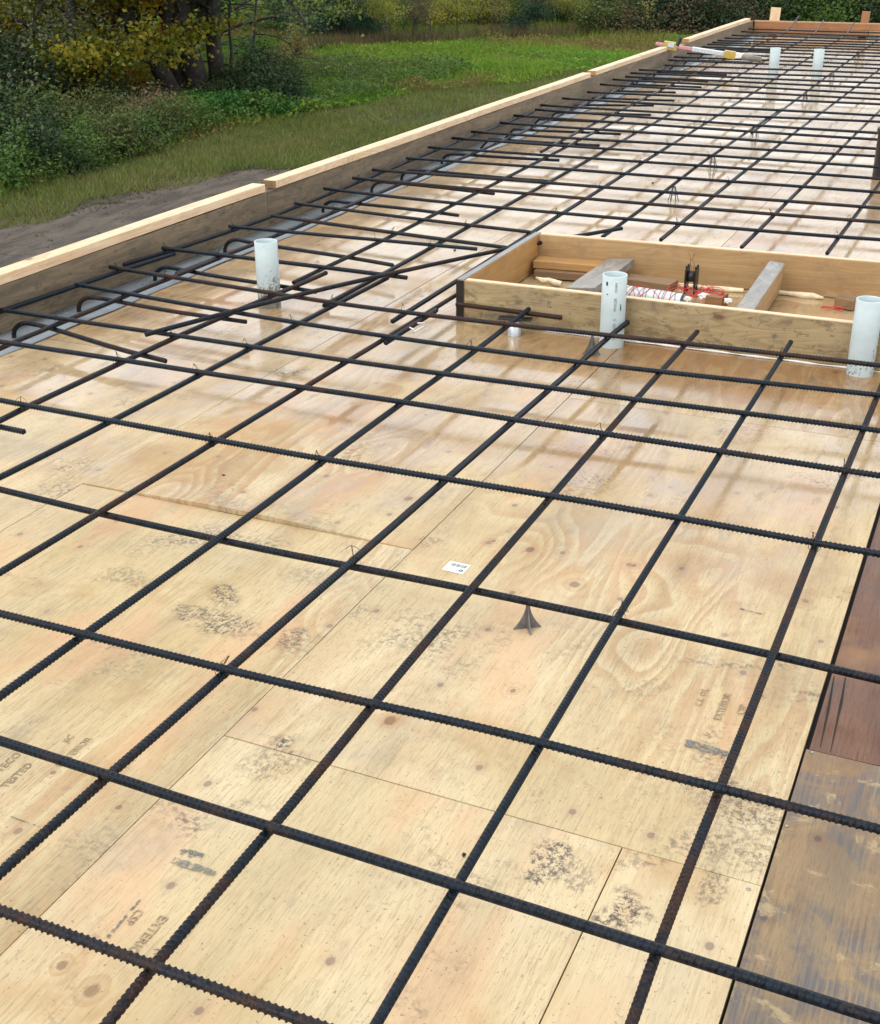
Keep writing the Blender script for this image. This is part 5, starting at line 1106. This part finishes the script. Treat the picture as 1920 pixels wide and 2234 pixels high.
# mown strip
x, y = scatter(330000, -15.2, -4.3, 12, 40, lambda x, y: (x < edge_dirt(y)+.25+.3*np.sin(y*2.3)) & (x > edge_mown(y)-.4) & vis(x, y) & ((y < 24) | (rng.random(len(x)) < .6)))
me = blades_mesh(x, y, gz(x, y), rng.uniform(.05, .12, len(x))*(.6+.8*patchy(x, y)), np.full(len(x), .016), .7)
tag(link('mown_grass', me, L_MOWN), 'short olive-green grass strip along the dirt track', 'grass', kind='stuff')
# dry straw along the dirt edge
x, y = scatter(16000, -15.2, -4.3, 12, 40, lambda x, y: (x < edge_dirt(y)+.1) & (x > edge_mown(y)-.3) & vis(x, y) & (np.sin(x*5.3+2*np.sin(y*2.1))*np.sin(y*4.1+x) > .55))
tag(link('grass_tufts', blades_mesh(x, y, gz(x, y), rng.uniform(.10, .24, len(x)), np.full(len(x), .018), .8), L_FIELD), 'taller green tufts dotted through the short grass strip', 'grass', kind='stuff')
x, y = scatter(60000, -15, -4.3, 11, 24, lambda x, y: (np.abs(x-edge_dirt(y)-.25*np.sin(y*1.7)) < .40*rng.random(len(x))**1.2+.02) & vis(x, y))
me = blades_mesh(x, y, gz(x, y)+.005, rng.uniform(.02, .07, len(x)), np.full(len(x), .016), 1.8)
tag(link('dry_grass', me, L_STRAW), 'dry straw-coloured grass and clods along the edge of the dirt', 'dry grass', kind='stuff')
# weeds of the field: leaves on low mounds and upright blades
def fieldmask(x, y): return (x < edge_mown(y)+.3) & vis(x, y)
x, y = scatter(150000, -34, -9, 14, 48, lambda x, y: fieldmask(x, y) & (y > 20+(x+14)*-.3) & (x > -24-(y-26)*.02) & (rng.random(len(x)) < np.clip(1.15-(y-18)/42, .3, 1)))
h = (.10+.34*patchy(x, y, .8)*patchy(y, x, 2.1))*rng.uniform(.3, 1., len(x))
C_ = np.stack([x, y, gz(x, y)+h], 1)
tag(link('field_weeds', leaves_mesh(C_, .10, .5, droop=-.4), L_FIELD), 'low leafy green weeds covering the open field', 'weeds', kind='stuff')
x, y = scatter(230000, -40, -4, 14, 64, lambda x, y: (x < edge_mown(y)+.1) & vis(x, y) & (rng.random(len(x)) < np.clip(1.2-(y-16)/60, .35, 1)))
me = blades_mesh(x, y, gz(x, y), rng.uniform(.12, .38, len(x))*(.35+.9*patchy(x, y, .6)), np.full(len(x), .034), .5)
tag(link('field_grass', me, L_FIELD), 'rough green and brownish grass of the open field', 'grass', kind='stuff')
# tall dry reeds at the foot of the far row
f0 = [at(px, py, GZ) for px, py in ((600, 124), (720, 110), (860, 98), (1000, 91), (1150, 84), (1300, 76), (1420, 70))]
X, Y_ = [], []
for k in range(len(f0)-1):
    n = 900; t = rng.random(n); q = rng.gamma(1.4, .6, n)
    X.append(f0[k].x+(f0[k+1].x-f0[k].x)*t-q*.3); Y_.append(f0[k].y+(f0[k+1].y-f0[k].y)*t+q)
x = np.concatenate(X); y = np.concatenate(Y_)
me = blades_mesh(x, y, gz(x, y), rng.uniform(.15, .62, len(x)), np.full(len(x), .024), .45)
tag(link('dry_reeds', me, L_BROWN), 'brown dry reeds and stalks at the foot of the far trees', 'reeds', kind='stuff')
# undergrowth carpet below the near thicket
x, y = scatter(60000, -24, -13.6, 13, 33, lambda x, y: (x < edge_mown(y)+.15) & vis(x, y))
h = .08+.5*patchy(x, y, 1.3)*rng.random(len(x))
tag(link('undergrowth', leaves_mesh(np.stack([x, y, gz(x, y)+h], 1), .085, .6), L_GREENT), 'dense low undergrowth along the foot of the thicket', 'undergrowth', kind='stuff')
# clods and stones on the dirt
def lumps(n, x, y, s):
    o8 = np.array([(1, 0, 0), (-1, 0, 0), (0, 1, 0), (0, -1, 0), (0, 0, 1), (0, 0, -1)], float)
    f8 = np.array([(0, 2, 4), (2, 1, 4), (1, 3, 4), (3, 0, 4), (2, 0, 5), (1, 2, 5), (3, 1, 5), (0, 3, 5)])
    V = o8[None]*rng.uniform(.5, 1.3, (n, 6, 1))*s[:, None, None]*np.array([1.2, 1., .7]); a = rng.uniform(0, 6.3, n); ca, sa = np.cos(a)[:, None], np.sin(a)[:, None]
    V = np.stack([V[..., 0]*ca-V[..., 1]*sa, V[..., 0]*sa+V[..., 1]*ca, V[..., 2]], -1)+np.stack([x, y, gz(x, y)+.012], -1)[:, None]
    F = (f8[None]+np.arange(n)[:, None, None]*6).reshape(-1, 3); return mesh_np('lumps', V.reshape(-1, 3), F)
x1, y1 = scatter(9000, -15, -4.3, 11, 24, lambda x, y: (np.abs(x-edge_dirt(y)-.3-.3*np.sin(y*1.7)) < .45*rng.random(len(x))**1.5+.02) & vis(x, y))
x2, y2 = scatter(5000, -14, -4.3, 10, 22, lambda x, y: (x > edge_dirt(y)+.2) & vis(x, y))
x = np.concatenate([x1, x2]); y = np.concatenate([y1, y2]); s_ = np.concatenate([rng.uniform(.012, .045, len(x1)), rng.gamma(1.2, .008, len(x2))+.004])
tag(link('clods', lumps(len(x), x, y, s_), simple('clod_earth', (.060, .043, .028), .9, var=.5, scale=3.)), 'brown clods and small stones strewn on the dirt track', 'clods', kind='stuff')
# scattered fallen leaves on the grass edge
x, y = scatter(900, -15, -13.5, 14, 26, lambda x, y: np.abs(x-edge_mown(y)) < .35)
tag(link('fallen_leaves', leaves_mesh(np.stack([x, y, gz(x, y)+.03], 1), .06, .8), L_STRAW), 'pale fallen leaves along the edge of the thicket', 'fallen leaves', kind='stuff')
# wooded rise far behind everything
def ridge():
    X = np.linspace(-190, 90, 120); V = []; rows = 7
    for i, x in enumerate(X):
        for j in range(rows):
            t = j/(rows-1); V.append((x, 92+.25*abs(x)*.2+t*46, GZ-.2+ (1.5+2.6*math.sin(t*math.pi*.5)+ .5*math.sin(x*.09+t*3)+.35*math.sin(x*.31))*min(1, t*1.5)))
    F = [(i*rows+j, (i+1)*rows+j, (i+1)*rows+j+1, i*rows+j+1) for i in range(len(X)-1) for j in range(rows-1)]
    tag(link('hills', mesh_np('h', np.array(V), F, True), m_ground()), kind='structure')
ridge()

# ------------------------------------------------------------------ daylight: bright overcast
w = bpy.data.worlds.new('World'); scene.world = w; w.use_nodes = True; nt = w.node_tree; nt.nodes.clear()
out = nt.nodes.new('ShaderNodeOutputWorld'); bg = nt.nodes.new('ShaderNodeBackground'); sky = nt.nodes.new('ShaderNodeTexSky')
sky.sky_type = 'NISHITA'; sky.sun_disc = False; SUN_EL, SUN_AZ = R(48), R(200)
sky.sun_elevation = SUN_EL; sky.sun_rotation = SUN_AZ; sky.air_density = 1.; sky.dust_density = 3.; sky.ozone_density = 1.
hs = nt.nodes.new('ShaderNodeHueSaturation'); hs.inputs['Saturation'].default_value = .30
mxw = nt.nodes.new('ShaderNodeMix'); mxw.data_type = 'RGBA'; mxw.inputs[0].default_value = .6; mxw.inputs[7].default_value = (12.3, 12.6, 13.0, 1)
nt.links.new(sky.outputs[0], hs.inputs['Color']); nt.links.new(hs.outputs[0], mxw.inputs[6]); nt.links.new(mxw.outputs[2], bg.inputs[0]); bg.inputs[1].default_value = SKYS; nt.links.new(bg.outputs[0], out.inputs[0])
sl = bpy.data.lights.new('sun', 'SUN'); sl.energy = SUNE; sl.angle = R(22); sl.color = (1, .95, .88)
so = bpy.data.objects.new('sun', sl); C.objects.link(so)
# sky texture: rotation measured clockwise from +Y
d = Vector((math.sin(SUN_AZ)*math.cos(SUN_EL), math.cos(SUN_AZ)*math.cos(SUN_EL), math.sin(SUN_EL)))
so.rotation_euler = d.to_track_quat('Z', 'Y').to_euler()
scene.view_settings.view_transform = 'Standard'; scene.view_settings.look = 'None'; scene.view_settings.gamma = 1; scene.view_settings.exposure = EXPO
scene.render.engine = 'CYCLES'
scene.cycles.max_bounces = 6; scene.cycles.diffuse_bounces = 3; scene.cycles.glossy_bounces = 3; scene.cycles.transparent_max_bounces = 8
scene.render.resolution_x = 880; scene.render.resolution_y = 1024
